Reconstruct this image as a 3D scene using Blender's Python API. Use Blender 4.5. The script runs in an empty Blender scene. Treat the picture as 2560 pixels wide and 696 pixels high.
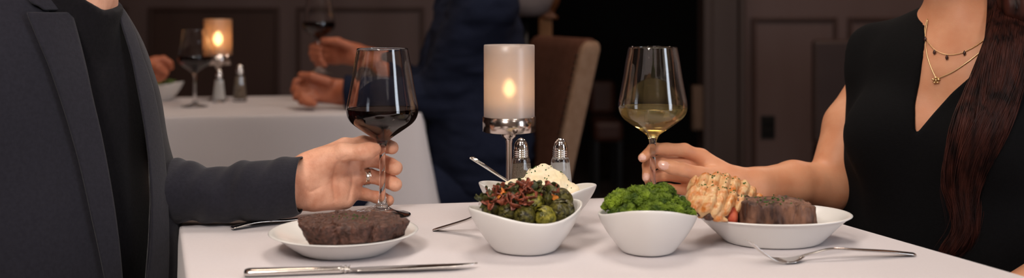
import bpy, math, random
import numpy as np
from mathutils import Vector, Matrix
random.seed(7)
RNG = np.random.RandomState(11)
col = bpy.context.scene.collection
PI = math.pi
F, CXP, HOR, CAMZ, TZ = 2600.0, 1280.0, 35.0, 1.02, 0.75
KT = (CAMZ - TZ) * F

def P(px, py, d):
    return np.array([(px - CXP) / F * d, d, CAMZ - (py - HOR) / F * d])
def T(px, py):
    return P(px, py, KT / (py - HOR))
def proj(p):
    d = np.maximum(p[..., 1], 0.05)
    return p[..., 0] / d * F + CXP, HOR + (CAMZ - p[..., 2]) * F / d

# ---------------------------------------------------------------- noise
_perm = RNG.permutation(256)
_perm = np.concatenate([_perm, _perm, _perm])
def vnoise(p, scale=1.0, seed=0):
    q = np.asarray(p) * scale + seed * 17.31
    i = np.floor(q).astype(np.int64)
    f = q - i
    u = f * f * (3 - 2 * f)
    def h(dx, dy, dz):
        a = _perm[(i[..., 0] + dx) & 255]
        b = _perm[(a + i[..., 1] + dy) & 255]
        return _perm[(b + i[..., 2] + dz) & 255] / 127.5 - 1
    ux, uy, uz = u[..., 0], u[..., 1], u[..., 2]
    x00 = h(0,0,0)*(1-ux)+h(1,0,0)*ux; x10 = h(0,1,0)*(1-ux)+h(1,1,0)*ux
    x01 = h(0,0,1)*(1-ux)+h(1,0,1)*ux; x11 = h(0,1,1)*(1-ux)+h(1,1,1)*ux
    y0 = x00*(1-uy)+x10*uy; y1 = x01*(1-uy)+x11*uy
    return y0*(1-uz)+y1*uz
def fbm(p, scale=1.0, oct=3, seed=0):
    s = 0; a = 1.0; t = 0
    for k in range(oct):
        s = s + a * vnoise(p, scale * 2**k, seed + k); t += a; a *= 0.5
    return s / t

# ---------------------------------------------------------------- sdf
def cone(p, a, b, ra, rb):
    a = np.asarray(a, float); b = np.asarray(b, float)
    ab = b - a; L = max(ab.dot(ab), 1e-12)
    t = np.clip(((p - a) @ ab) / L, 0, 1)
    d = p - a - t[:, None] * ab
    return np.sqrt((d * d).sum(1)) - (ra + (rb - ra) * t)
def ell(p, c, r, R=None):
    q = p - np.asarray(c)
    if R is not None: q = q @ R
    r = np.asarray(r, float)
    k0 = np.sqrt(((q / r)**2).sum(1)); k1 = np.sqrt(((q / (r*r))**2).sum(1)) + 1e-9
    return k0 * (k0 - 1) / k1
def box(p, c, h, rad=0.0, R=None):
    q = p - np.asarray(c)
    if R is not None: q = q @ R
    q = np.abs(q) - (np.asarray(h) - rad)
    return np.sqrt((np.maximum(q, 0)**2).sum(1)) + np.minimum(q.max(1), 0) - rad
def smin(a, b, k):
    h = np.maximum(k - np.abs(a - b), 0) / k
    return np.minimum(a, b) - h * h * k * 0.25
def smax(a, b, k): return -smin(-a, -b, k)
def chain(p, pts, rs, k=0.004):
    d = None
    for i in range(len(pts) - 1):
        c = cone(p, pts[i], pts[i+1], rs[i], rs[i+1])
        d = c if d is None else smin(d, c, k)
    return d
def basis(fx, fy):
    """columns: right-hand side, front, up"""
    n = math.hypot(fx, fy); fx /= n; fy /= n
    return np.array([[fy, fx, 0], [-fx, fy, 0], [0, 0, 1.0]])

def feval(f, pts, chunk=400000):
    out = np.empty(len(pts))
    for i in range(0, len(pts), chunk):
        out[i:i+chunk] = f(pts[i:i+chunk])
    return out

def sdf_mesh(f, lo, hi, h, B=12, margin=1.35, smooth=1):
    lo = np.asarray(lo, float); hi = np.asarray(hi, float)
    n = np.ceil((hi - lo) / (h * B)).astype(int)
    g = np.stack(np.meshgrid(*[np.arange(k) for k in n], indexing='ij'), -1).reshape(-1, 3)
    c = lo + (g + 0.5) * B * h
    d = feval(f, c)
    g = g[np.abs(d) < B * h * 0.87 * margin + h]
    if len(g) == 0: return np.zeros((0,3)), np.zeros((0,4), int)
    r = np.arange(B + 1)
    loc = np.stack(np.meshgrid(r, r, r, indexing='ij'), -1).reshape(-1, 3)
    N = (n * B + 2).astype(np.int64)
    cells = []; verts = []; edges = [[], [], []]; esign = [[], [], []]
    per = max(1, 600000 // len(loc))
    offs = np.array([[a, b, c_] for a in (0, 1) for b in (0, 1) for c_ in (0, 1)])
    epairs = [(i, j) for i in range(8) for j in range(i+1, 8) if np.abs(offs[i] - offs[j]).sum() == 1]
    for s in range(0, len(g), per):
        gg = g[s:s+per]
        idx = gg[:, None, :] * B + loc[None]
        pts = lo + idx.reshape(-1, 3) * h
        v = f(pts).reshape(len(gg), B+1, B+1, B+1)
        corner = np.stack([v[:, o[0]:B+o[0], o[1]:B+o[1], o[2]:B+o[2]] for o in offs], -1)
        ins = corner < 0
        act = ins.any(-1) & ~ins.all(-1)
        w = np.argwhere(act)
        if len(w) == 0: continue
        cv = corner[act]
        ci = gg[w[:, 0]] * B + w[:, 1:]
        acc = np.zeros((len(w), 3)); cnt = np.zeros(len(w))
        for a, b in epairs:
            va, vb = cv[:, a], cv[:, b]
            m = (va < 0) != (vb < 0)
            t = np.where(m, va / np.where(m, va - vb, 1), 0)
            q = offs[a] + t[:, None] * (offs[b] - offs[a])
            acc += q * m[:, None]; cnt += m
        verts.append(lo + (ci + acc / cnt[:, None]) * h)
        cells.append(ci[:, 0] + N[0] * (ci[:, 1] + N[1] * ci[:, 2]))
        for ax, o in ((0, 4), (1, 2), (2, 1)):
            va, vb = cv[:, 0], cv[:, o]
            m = (va < 0) != (vb < 0)
            edges[ax].append(ci[m]); esign[ax].append((va < 0)[m])
    cells = np.concatenate(cells); verts = np.concatenate(verts)
    order = np.argsort(cells); cs = cells[order]
    faces = []
    for ax in range(3):
        e = np.concatenate(edges[ax]); sg = np.concatenate(esign[ax])
        a1, a2 = [(1, 2), (2, 0), (0, 1)][ax]
        q = []
        for o1, o2 in ((0, 0), (1, 0), (1, 1), (0, 1)):
            c2 = e.copy(); c2[:, a1] -= o1; c2[:, a2] -= o2
            cid = c2[:, 0] + N[0] * (c2[:, 1] + N[1] * c2[:, 2])
            k = np.clip(np.searchsorted(cs, cid), 0, len(cs)-1)
            ok = (cs[k] == cid) & (c2.min(1) >= 0)
            q.append(np.where(ok, order[k], -1))
        q = np.stack(q, -1); ok = q.min(1) >= 0
        q = q[ok]; sg = sg[ok]
        q[~sg] = q[~sg][:, ::-1]
        faces.append(q)
    faces = np.concatenate(faces)
    for _ in range(smooth):
        a = np.concatenate([faces[:, i] for i in range(4)]); b = np.concatenate([faces[:, (i+1) % 4] for i in range(4)])
        s = np.zeros_like(verts); c = np.zeros(len(verts))
        for u, v in ((a, b), (b, a)):
            for k in range(3): s[:, k] += np.bincount(u, weights=verts[v, k], minlength=len(verts))
            c += np.bincount(u, minlength=len(verts))
        verts = verts * 0.5 + 0.5 * s / np.maximum(c, 1)[:, None]
    return verts, faces

def ray_d(f, px, py, d0, d1, off=0.0, steps=160):
    """distance along y where the camera ray first meets f(p)=off (used to lay things on a body)"""
    px = np.atleast_1d(np.asarray(px, float)); py = np.atleast_1d(np.asarray(py, float))
    d = np.full(len(px), float(d0)); dirn = np.stack([(px - CXP)/F, np.ones(len(px)), -(py - HOR)/F], 1)
    ln = np.sqrt((dirn**2).sum(1)); o = np.array([0, 0, CAMZ])
    for _ in range(steps):
        v = f(o + dirn * d[:, None]) - off
        d = np.minimum(d + np.maximum(v, -0.002) * 0.8 / ln, d1)
    return d

# ---------------------------------------------------------------- objects
def mk(name, V, Fc, mat=None, parent=None, smooth=True, loc=None):
    me = bpy.data.meshes.new(name)
    V = np.asarray(V, float)
    if loc is not None: V = V - np.asarray(loc)
    if isinstance(Fc, np.ndarray) and Fc.ndim == 2:
        nf, k = Fc.shape
        me.vertices.add(len(V)); me.vertices.foreach_set('co', V.astype(np.float32).ravel())
        me.loops.add(nf * k); me.loops.foreach_set('vertex_index', Fc.astype(np.int32).ravel())
        me.polygons.add(nf); me.polygons.foreach_set('loop_start', np.arange(nf, dtype=np.int32) * k)
        me.update(calc_edges=True)
    else:
        me.from_pydata([tuple(v) for v in V], [], [tuple(f) for f in Fc]); me.update()
    me.polygons.foreach_set('use_smooth', [smooth] * len(me.polygons))
    o = bpy.data.objects.new(name, me); col.objects.link(o)
    if mat is not None:
        for m in (mat if isinstance(mat, (list, tuple)) else [mat]): me.materials.append(m)
    if loc is not None: o.location = tuple(loc)
    if parent is not None: attach(o, parent)
    return o
def attach(o, parent):
    """parent o, keeping where it stands in the world"""
    o.parent = parent
    bl, pl = Vector(o.location), parent
    M = Matrix.Identity(4)
    chainp = []
    q = parent
    while q is not None: chainp.append(q); q = q.parent
    for q in reversed(chainp):
        M = M @ Matrix.LocRotScale(q.location, q.rotation_euler, q.scale)
    W = Matrix.LocRotScale(o.location, o.rotation_euler, o.scale)
    L = M.inverted() @ W
    l, r, s = L.decompose(); o.location = l; o.rotation_euler = r.to_euler(); o.scale = s
def tag(o, label, cat, group=None, kind=None):
    o['label'] = label; o['category'] = cat
    if group: o['group'] = group
    if kind: o['kind'] = kind
    return o
def thing(name, loc, label, cat, group=None, rz=0.0):
    o = bpy.data.objects.new(name, None); col.objects.link(o); o.empty_display_size = 0.05
    o.location = tuple(loc); o.rotation_euler = (0, 0, rz)
    return tag(o, label, cat, group)
def copy_tree(o, parent=None):
    c = o.copy(); col.objects.link(c)
    if parent is not None: c.parent = parent
    for ch in list(o.children): copy_tree(ch, c)
    return c
def struct(o): o['kind'] = 'structure'; return o

class MB:
    def __init__(s): s.V = []; s.F = []
    def add(s, V, Fc):
        n = len(s.V); s.V += [tuple(v) for v in V]; s.F += [tuple(i + n for i in f) for f in Fc]; return s
    def box(s, lo, hi, R=None, c=None):
        x0, y0, z0 = lo; x1, y1, z1 = hi
        V = np.array([[x0,y0,z0],[x1,y0,z0],[x1,y1,z0],[x0,y1,z0],[x0,y0,z1],[x1,y0,z1],[x1,y1,z1],[x0,y1,z1]], float)
        if R is not None: V = V @ np.asarray(R).T
        if c is not None: V = V + np.asarray(c)
        return s.add(V, [(0,3,2,1),(4,5,6,7),(0,1,5,4),(1,2,6,5),(2,3,7,6),(3,0,4,7)])
    def build(s, name, mat, parent=None, smooth=False, bevel=0, loc=None):
        o = mk(name, np.array(s.V), s.F, mat, parent, smooth, loc)
        if bevel: bev(o, bevel)
        return o
def bev(o, w, seg=2):
    m = o.modifiers.new('bevel', 'BEVEL'); m.width = w; m.segments = seg; m.limit_method = 'ANGLE'; m.angle_limit = 0.6
    return o
def subs(o, n=1):
    m = o.modifiers.new('sub', 'SUBSURF'); m.levels = n; m.render_levels = n; return o

def lathe(prof, n=64, c=(0, 0, 0), fn=None, cap=True):
    V = []; Fc = []
    for i, (r, z) in enumerate(prof):
        for j in range(n):
            a = 2 * PI * j / n
            x, y, zz = r * math.cos(a), r * math.sin(a), z
            if fn: x, y, zz = fn(i, a, r, z)
            V.append((x + c[0], y + c[1], zz + c[2]))
    m = len(prof)
    for i in range(m - 1):
        for j in range(n):
            k = (j + 1) % n
            Fc.append((i*n + j, i*n + k, (i+1)*n + k, (i+1)*n + j))
    if cap:
        if prof[0][0] > 1e-6: Fc.append(tuple(range(n))[::-1])
        if prof[-1][0] > 1e-6: Fc.append(tuple((m-1)*n + j for j in range(n)))
    return V, Fc
def spline(pts, n):
    """catmull-rom resample to n points (any dimension)"""
    pts = np.asarray(pts, float); m = len(pts)
    e = np.vstack([2*pts[0]-pts[1], pts, 2*pts[-1]-pts[-2]])
    t = np.linspace(0, m - 1 - 1e-9, n); i = t.astype(int); u = (t - i)[:, None]
    p0, p1, p2, p3 = e[i], e[i+1], e[i+2], e[i+3]
    return 0.5*((2*p1)+(-p0+p2)*u+(2*p0-5*p1+4*p2-p3)*u*u+(-p0+3*p1-3*p2+p3)*u**3)
def sweep(pts, ra, rb=None, n=12, up=(0, 0, 1), pw=2.0, cap=True):
    """tube; ra = half width sideways, rb = half height along 'up'; pw>2 squares the section"""
    pts = np.asarray(pts, float); m = len(pts)
    ra = np.broadcast_to(np.asarray(ra, float), (m,)); rb = ra if rb is None else np.broadcast_to(np.asarray(rb, float), (m,))
    tg = np.gradient(pts, axis=0); tg /= np.linalg.norm(tg, axis=1)[:, None] + 1e-12
    up = np.asarray(up, float)
    if up.ndim == 1: up = np.broadcast_to(up, (m, 3))
    sd = np.cross(tg, up); sd /= np.linalg.norm(sd, axis=1)[:, None] + 1e-12
    u2 = np.cross(sd, tg)
    V = []; Fc = []
    for i in range(m):
        for j in range(n):
            a = 2*PI*j/n; c, s = math.cos(a), math.sin(a)
            x = math.copysign(abs(c)**(2/pw), c); y = math.copysign(abs(s)**(2/pw), s)
            V.append(pts[i] + sd[i]*ra[i]*x + u2[i]*rb[i]*y)
    for i in range(m-1):
        for j in range(n):
            k = (j+1) % n
            Fc.append((i*n+j, i*n+k, (i+1)*n+k, (i+1)*n+j))
    if cap: Fc.append(tuple(range(n))[::-1]); Fc.append(tuple((m-1)*n+j for j in range(n)))
    return V, Fc

# ---------------------------------------------------------------- materials
def srgb(r, g, b):
    f = lambda c: (c/255/12.92) if c/255 <= .04045 else ((c/255+.055)/1.055)**2.4
    return (f(r), f(g), f(b), 1)
def mat(name, c, rough=0.5, metal=0.0, c2=None, nscale=20, ndetail=4, bump=0, bscale=200, bdist=0.001, spec=0.5, sheen=0, sss=0, trans=0, ior=1.45, mixpos=(0.35, 0.65), coat=0, voro=False, stretch=None):
    m = bpy.data.materials.new(name); m.use_nodes = True; nt = m.node_tree; N = nt.nodes; L = nt.links
    b = N['Principled BSDF']
    c = tuple(c) + ((1,) if len(c) == 3 else ())
    b.inputs['Base Color'].default_value = c; b.inputs['Roughness'].default_value = rough; b.inputs['Metallic'].default_value = metal
    b.inputs['Specular IOR Level'].default_value = spec; b.inputs['IOR'].default_value = ior
    b.inputs['Transmission Weight'].default_value = trans; b.inputs['Sheen Weight'].default_value = sheen
    b.inputs['Coat Weight'].default_value = coat
    if sss:
        b.inputs['Subsurface Weight'].default_value = sss; b.inputs['Subsurface Scale'].default_value = 0.006
        b.inputs['Subsurface Radius'].default_value = (1, 0.35, 0.2)
    tc = N.new('ShaderNodeTexCoord'); src = tc.outputs['Object']
    if stretch:
        mp = N.new('ShaderNodeMapping'); mp.inputs['Scale'].default_value = stretch; L.new(src, mp.inputs['Vector']); src = mp.outputs['Vector']
    if c2 is not None:
        n = N.new('ShaderNodeTexNoise'); n.inputs['Scale'].default_value = nscale; n.inputs['Detail'].default_value = ndetail
        L.new(src, n.inputs['Vector'])
        r = N.new('ShaderNodeValToRGB'); r.color_ramp.elements[0].position = mixpos[0]; r.color_ramp.elements[1].position = mixpos[1]
        r.color_ramp.elements[0].color = c; r.color_ramp.elements[1].color = tuple(c2) + ((1,) if len(c2) == 3 else ())
        L.new(n.outputs['Fac'], r.inputs['Fac']); L.new(r.outputs['Color'], b.inputs['Base Color'])
    if bump:
        n2 = N.new('ShaderNodeTexVoronoi' if voro else 'ShaderNodeTexNoise'); n2.inputs['Scale'].default_value = bscale
        if not voro: n2.inputs['Detail'].default_value = 3
        L.new(src, n2.inputs['Vector'])
        bp = N.new('ShaderNodeBump'); bp.inputs['Strength'].default_value = bump; bp.inputs['Distance'].default_value = bdist
        L.new(n2.outputs['Distance' if voro else 'Fac'], bp.inputs['Height']); L.new(bp.outputs['Normal'], b.inputs['Normal'])
    return m
def emis(name, c, s):
    m = bpy.data.materials.new(name); m.use_nodes = True; nt = m.node_tree
    for n in list(nt.nodes): nt.nodes.remove(n)
    e = nt.nodes.new('ShaderNodeEmission'); e.inputs['Color'].default_value = (*c, 1); e.inputs['Strength'].default_value = s
    o = nt.nodes.new('ShaderNodeOutputMaterial'); nt.links.new(e.outputs[0], o.inputs['Surface']); return m
def weave(name, c, c2, scale=900, rough=0.85, sheen=0.3, bump=0.25):
    m = mat(name, c, rough, c2=c2, nscale=scale*0.35, ndetail=3, sheen=sheen, mixpos=(0.3, 0.7), spec=0.2)
    nt = m.node_tree; N = nt.nodes; L = nt.links; b = N['Principled BSDF']
    tc = N.new('ShaderNodeTexCoord'); hs = []
    for st in ((1, 1, 0.12), (0.12, 0.12, 1)):
        mp = N.new('ShaderNodeMapping'); mp.inputs['Scale'].default_value = st; L.new(tc.outputs['Object'], mp.inputs['Vector'])
        w = N.new('ShaderNodeTexNoise'); w.inputs['Scale'].default_value = scale * 1.6; w.inputs['Detail'].default_value = 1
        L.new(mp.outputs['Vector'], w.inputs['Vector']); hs.append(w)
    a = N.new('ShaderNodeMath'); a.operation = 'ADD'; L.new(hs[0].outputs['Fac'], a.inputs[0]); L.new(hs[1].outputs['Fac'], a.inputs[1])
    bp = N.new('ShaderNodeBump'); bp.inputs['Strength'].default_value = bump; bp.inputs['Distance'].default_value = 0.0004
    L.new(a.outputs[0], bp.inputs['Height']); L.new(bp.outputs['Normal'], b.inputs['Normal'])
    return m
M = {}
M['cloth'] = weave('white_linen', (0.63, 0.58, 0.59), (0.65, 0.60, 0.61), 700, 0.9, 0.2, 0.15)
M['china'] = mat('glazed_china', (0.75, 0.735, 0.71), 0.22, spec=0.5, c2=(0.77, 0.755, 0.73), nscale=6)
M['steel'] = mat('polished_steel', (0.72, 0.69, 0.66), 0.16, 1.0, bump=0.04, bscale=500)
M['brushed'] = mat('brushed_nickel', (0.66, 0.58, 0.53), 0.17, 1.0)
M['chrome'] = mat('chrome', (0.85, 0.84, 0.83), 0.07, 1.0)
M['glass'] = mat('clear_glass', (1, 1, 1), 0.0, trans=1.0, ior=1.5)
M['red_wine'] = mat('red_wine', (0.018, 0.0006, 0.001), 0.0, trans=0.9, ior=1.34)
M['white_wine'] = mat('white_wine', (1.0, 0.80, 0.33), 0.0, trans=.82, ior=1.34)
M['skin_m'] = mat('tan_skin', (0.66, 0.30, 0.185), 0.48, c2=(0.86, 0.47, 0.32), nscale=40, ndetail=6, sss=0.10, bump=0.6, bscale=380, bdist=0.0008, spec=0.35)
M['skin_w'] = mat('fair_skin', (0.64, 0.28, 0.150), 0.45, c2=(0.72, 0.36, 0.21), nscale=26, sss=0.10, bump=0.25, bscale=500, bdist=0.0006, spec=0.35)
M['nail'] = mat('pink_nail', (0.80, 0.47, 0.38), 0.2, coat=0.5)
M['jacket'] = weave('charcoal_wool', (0.0125, 0.0120, 0.0180), (0.0175, 0.0170, 0.0245), 700, 0.9, 0.15, 0.4)
M['lining'] = mat('black_lining', (0.006, 0.006, 0.009), 0.6)
M['shirt'] = weave('black_knit', (0.004, 0.0037, 0.005), (0.008, 0.007, 0.009), 700, 0.95, 0.05, 0.4)
M['dress'] = weave('black_crepe', (0.0014, 0.0014, 0.0018), (0.003, 0.003, 0.0038), 800, 0.95, 0.0, 0.3)
M['navy'] = weave('navy_wool', (0.007, 0.010, 0.024), (0.012, 0.015, 0.032), 500, 0.95, 0.0, 0.3)
M['hair'] = mat('auburn_hair', (0.008, 0.0025, 0.002), 0.48, c2=(0.055, 0.015, 0.010), nscale=110, spec=0.22, stretch=(1, 1, .08))
M['gold'] = mat('gold', (0.90, 0.66, 0.36), 0.34, 1.0)
M['garnet'] = mat('dark_bead', (0.05, 0.015, 0.01), 0.12, coat=0.6)
M['ring'] = mat('ring_metal', (0.62, 0.50, 0.40), 0.2, 1.0)
# ---------------------------------------------------------------- camera, look
sc = bpy.context.scene
cd = bpy.data.cameras.new('camera'); cam = bpy.data.objects.new('camera', cd); col.objects.link(cam)
cam.location = (0, 0, CAMZ); cam.rotation_euler = (PI/2, 0, 0)
cd.sensor_fit = 'HORIZONTAL'; cd.sensor_width = 36; cd.lens = 36 * F / 2560; cd.shift_y = -(348 - HOR) / 2560
cd.clip_start = 0.05
cd.dof.use_dof = True; cd.dof.focus_distance = 1.33; cd.dof.aperture_fstop = 3.5
sc.camera = cam
sc.view_settings.view_transform = 'Standard'; sc.view_settings.look = 'None'
sc.view_settings.exposure = 0.0; sc.view_settings.gamma = 1.0; sc.view_settings.use_curve_mapping = False
sc.cycles.use_denoising = True; sc.cycles.max_bounces = 14; sc.cycles.transmission_bounces = 14; sc.cycles.glossy_bounces = 6
sc.cycles.transparent_max_bounces = 12; sc.cycles.sample_clamp_indirect = 4.0; sc.cycles.caustics_refractive = True
sc.cycles.caustics_reflective = False; sc.cycles.blur_glossy = 0.5
w = bpy.data.worlds.new('world'); sc.world = w; w.use_nodes = True
w.node_tree.nodes['Background'].inputs[0].default_value = (1.0, 0.82, 0.72, 1); w.node_tree.nodes['Background'].inputs[1].default_value = 0.05

# ---------------------------------------------------------------- room shell
X0, X1, Y0, Y1, ZC = -3.2, 2.9, -2.4, 5.2, 2.75
wood_d = mat('dark_stained_panelling', (0.046, 0.023, 0.018), 0.5, c2=(0.058, 0.031, 0.025), nscale=6, stretch=(1, 1, 0.15), spec=0.35)
wood_g = mat('grey_brown_panelling', (0.108, 0.071, 0.066), 0.55, c2=(0.125, 0.086, 0.082), nscale=5, stretch=(1, 1, 0.15), spec=0.3)
plaster = mat('warm_plaster', (0.30, 0.22, 0.17), 0.9, c2=(0.34, 0.25, 0.2), nscale=3)
carpet = mat('dark_carpet', (0.03, 0.018, 0.014), 1.0, c2=(0.05, 0.028, 0.02), nscale=60, bump=0.5, bscale=900)
blackm = mat('near_black_passage_wall', (0.004, 0.004, 0.005), 0.8)  # the passage's darkness is put into its wall colour
struct(MB().box((X0-.1, Y0-.1, -.1), (X1+.1, 8.3, 0)).build('floor', carpet))
struct(MB().box((X0-.1, Y0-.1, ZC), (X1+.1, 8.3, ZC+.1)).build('ceiling', plaster))
struct(MB().box((X0-.1, Y0-.1, 0), (X0, Y1, ZC)).build('wall_left', wood_d))
struct(MB().box((X0, Y0-.1, 0), (X1, Y0, ZC)).build('wall_front', plaster))
# right wall with a tall window opening
wy0, wy1, wz0, wz1 = -0.95, -0.15, 0.12, 2.45
struct(MB().box((X1, Y0-.1, 0), (X1+.1, wy0, ZC)).box((X1, wy1, 0), (X1+.1, 8.3, ZC)).box((X1, wy0, 0), (X1+.1, wy1, wz0)).box((X1, wy0, wz1), (X1+.1, wy1, ZC)).build('wall_right', plaster))
wf = MB().box((X1-.02, wy0-.05, wz0-.05), (X1+.06, wy0, wz1+.05)).box((X1-.02, wy1, wz0-.05), (X1+.06, wy1+.05, wz1+.05)).box((X1-.02, wy0, wz0-.05), (X1+.06, wy1, wz0)).box((X1-.02, wy0, wz1), (X1+.06, wy1, wz1+.05)).build('window_1', wood_d)
struct(wf)
# back wall: dark passage from OX0 to OX1
OX0, OX1 = -0.02, 0.95
def px2x(px, y): return (px - CXP) / F * y
struct(MB().box((X0, Y1, 0), (OX0, Y1+.12, ZC)).build('wall_back', wood_g))
struct(MB().box((OX1, Y1, 0), (X1, Y1+.12, ZC)).build('wall_back_right', wood_g))
struct(MB().box((OX0, Y1, 2.2), (OX1, Y1+.12, ZC)).build('wall_back_lintel', wood_d))
struct(MB().box((OX0-.8, 8.2, 0), (OX1+.8, 8.3, ZC)).box((OX0-.9, Y1+.12, 0), (OX0-.8, 8.3, ZC)).box((OX1+.8, Y1+.12, 0), (OX1+.9, 8.3, ZC)).build('wall_passage', blackm))
# raised frames of the panelling (stile and rail trim)
tn = [0]
def panel(px0, px1, ztop, zbot, m_in, m_fr, wd=0.022, ypl=Y1):
    x0, x1 = px2x(px0, ypl), px2x(px1, ypl)
    tn[0] += 1
    b = MB()
    for (a, c_) in (((x0, zbot), (x0+wd, ztop)), ((x1-wd, zbot), (x1, ztop)), ((x0+wd, ztop-wd), (x1-wd, ztop)), ((x0+wd, zbot), (x1-wd, zbot+wd))):
        b.box((a[0], ypl-.02, a[1]), (c_[0], ypl, c_[1]))
    o = struct(b.build('trim_%d' % tn[0], m_fr, bevel=0.006))
    tn[0] += 1
    struct(MB().box((x0+wd, ypl-.006, zbot+wd), (x1-wd, ypl, ztop-wd)).build('trim_%d' % tn[0], m_in))
panel(372, 700, 1.055, 0.2, wood_d, wood_d)
panel(742, 1062, 1.055, 0.2, wood_g, wood_d)
panel(1878, 2092, 1.005, 0.2, wood_g, wood_d)
panel(2118, 2420, 1.005, 0.2, wood_g, wood_d)
panel(372, 1062, 2.5, 1.16, wood_g, wood_d)
panel(-60, 320, 1.055, 0.2, wood_g, wood_d)
# pilaster beside the passage
x0, x1 = px2x(1757, 5.15), px2x(1862, 5.15)
struct(MB().box((x0, Y1-.07, 0), (x0+.045, Y1, ZC)).box((x0+.045, Y1-.05, 0), (x1-.03, Y1, ZC)).box((x1-.03, Y1-.07, 0), (x1, Y1, ZC)).build('trim_20', mat('pilaster_wood', (0.050, 0.030, 0.024), 0.5, c2=(0.062, 0.040, 0.033), nscale=6, stretch=(1, 1, .12)), bevel=0.006))
for nm, a, b_ in (('baseboard_back', X0, OX0), ('baseboard_back_right', OX1+.2, X1)):
    struct(MB().box((a, Y1-.03, 0), (b_, Y1-.0, .14)).build(nm, wood_d, bevel=0.004))
# electrical outlet
oc = P(1920, 318, Y1 - .012)
o = thing('wall_outlet', (oc[0], Y1-.006, oc[2]), 'small black wall outlet low on the grey-brown panelled wall', 'wall outlet')
bk = mat('black_plastic', (0.004, 0.004, 0.004), 0.4)
MB().box((oc[0]-.035, Y1-.014, oc[2]-.057), (oc[0]+.035, Y1-.006, oc[2]+.057)).build('cover_plate', bk, o, bevel=0.003)
for s in (-1, 1):
    MB().box((oc[0]-.017, Y1-.017, oc[2]+s*.024-.014), (oc[0]+.017, Y1-.014, oc[2]+s*.024+.014)).build('socket', bk, o, bevel=0.003)
# narrow tan control box on the passage edge
c = P(1745, 270, 5.16); 
o = thing('wall_control_box', (c[0]-.005, 5.17, c[2]), 'narrow tan box fixed at the edge of the dark passage', 'wall box')
tanb = mat('tan_box', (0.11, 0.062, 0.036), 0.6)
MB().box((c[0]-.03, 5.14, c[2]-.11), (c[0]+.022, 5.2, c[2]+.11)).build('box_body', tanb, o, bevel=.004)
MB().box((c[0]-.022, 5.134, c[2]-.10), (c[0]+.014, 5.14, c[2]-.02)).build('cover', tanb, o, bevel=.002)

# ---------------------------------------------------------------- overhead and window light, plus added fill lamps
def area(name, loc, target, size, power, colr, sy=None, shape='RECTANGLE'):
    l = bpy.data.lights.new(name, 'AREA'); l.energy = power; l.color = colr; l.shape = shape; l.size = size
    if shape in ('RECTANGLE', 'ELLIPSE'): l.size_y = sy or size
    o = bpy.data.objects.new(name, l); col.objects.link(o); o.location = loc
    o.rotation_euler = (Vector(target) - Vector(loc)).to_track_quat('-Z', 'Y').to_euler(); return o
lamp_glow = emis('lamp_diffuser', (1, 0.86, 0.72), 6.0)
def ceiling_lamp(x, y, r, power, label, colr=(1, 0.92, 0.87)):
    o = thing('ceiling_light', (x, y, ZC), label, 'ceiling light')
    V, Fc = lathe([(r+.03, -.0), (r+.03, -.03), (r+.005, -.035), (r+.005, -.01), (r+.002, -.001)], 40, (x, y, ZC), cap=False)
    mk('rim', V, Fc, M['brushed'], o)
    V, Fc = lathe([(r, -.022), (r, -.004)], 40, (x, y, ZC)); mk('diffuser', V, Fc, lamp_glow, o)
    l = area('ceiling_light_lamp', (x, y, ZC-.04), (x, y, 0), 2*r, power, colr, shape='DISK')
    return l
ceiling_lamp(0.15, 1.85, 0.42, 8, 'large round ceiling light above the far side of the dining table')
ceiling_lamp(-0.55, -0.10, 0.42, 7, 'large round ceiling light added as front fill above the left of the viewer')  # unseen fixture added as front fill for the hands
ceiling_lamp(0.9, 0.05, 0.30, 4, 'round ceiling light added as front fill above the right of the viewer')  # second unseen fixture added for light from the front
ceiling_lamp(-0.7, 3.0, 0.22, 4.5, 'round ceiling light above the far dining table', (1, .66, .46))
ceiling_lamp(1.75, 3.9, 0.22, 12, 'round ceiling light added to brighten the panelled back wall', (1, .72, .6))  # unseen fixture added to lift the right-hand panelling
def pendant(x, y, z, r, power, label):  # made-up lamp: its glowing globe adds front light on upright surfaces
    o = thing('fill_pendant_lamp', (x, y, z), label, 'fill lamp')
    V, Fc = lathe([(0, -r)] + [(r*math.sin(a), -r*math.cos(a)) for a in np.linspace(.15, 2.75, 16)] + [(r*.3, r*.95)], 32, (x, y, z)); mk('globe', V, Fc, emis('opal_fill_globe', (1, .90, .83), power/(4*PI*PI*r*r)), o)
    V, Fc = lathe([(r*.34, r*.90), (r*.36, r*1.02), (.02, r*1.12), (.004, r*1.16), (.004, ZC-z-.02), (.05, ZC-z-.015), (.05, ZC-z)], 24, (x, y, z)); mk('cord_and_cap', V, Fc, M['brushed'], o)
    return o
FILL_PEND = [(-.45, .12, 1.62, .13, 40), (.62, .0, 1.85, .11, 3)]
for (x, y, z, r, pw), lb in zip(FILL_PEND, ('opal globe pendant lamp added as fill above the left of the viewer', 'opal globe pendant lamp added as fill above the right of the viewer')):
    pendant(x, y, z, r, pw, lb)
area('daylight', (X1-.03, (wy0+wy1)/2, (wz0+wz1)/2), (0, 1.3, 1.0), 0.78, 18, (0.84, 0.90, 1.0), 2.2)
MBp = MB().box((X1+.07, wy0, wz0), (X1+.08, wy1, wz1)).build('window_2', emis('daylight_sky', (0.80, 0.88, 1.0), 5.0)); struct(MBp)

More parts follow.
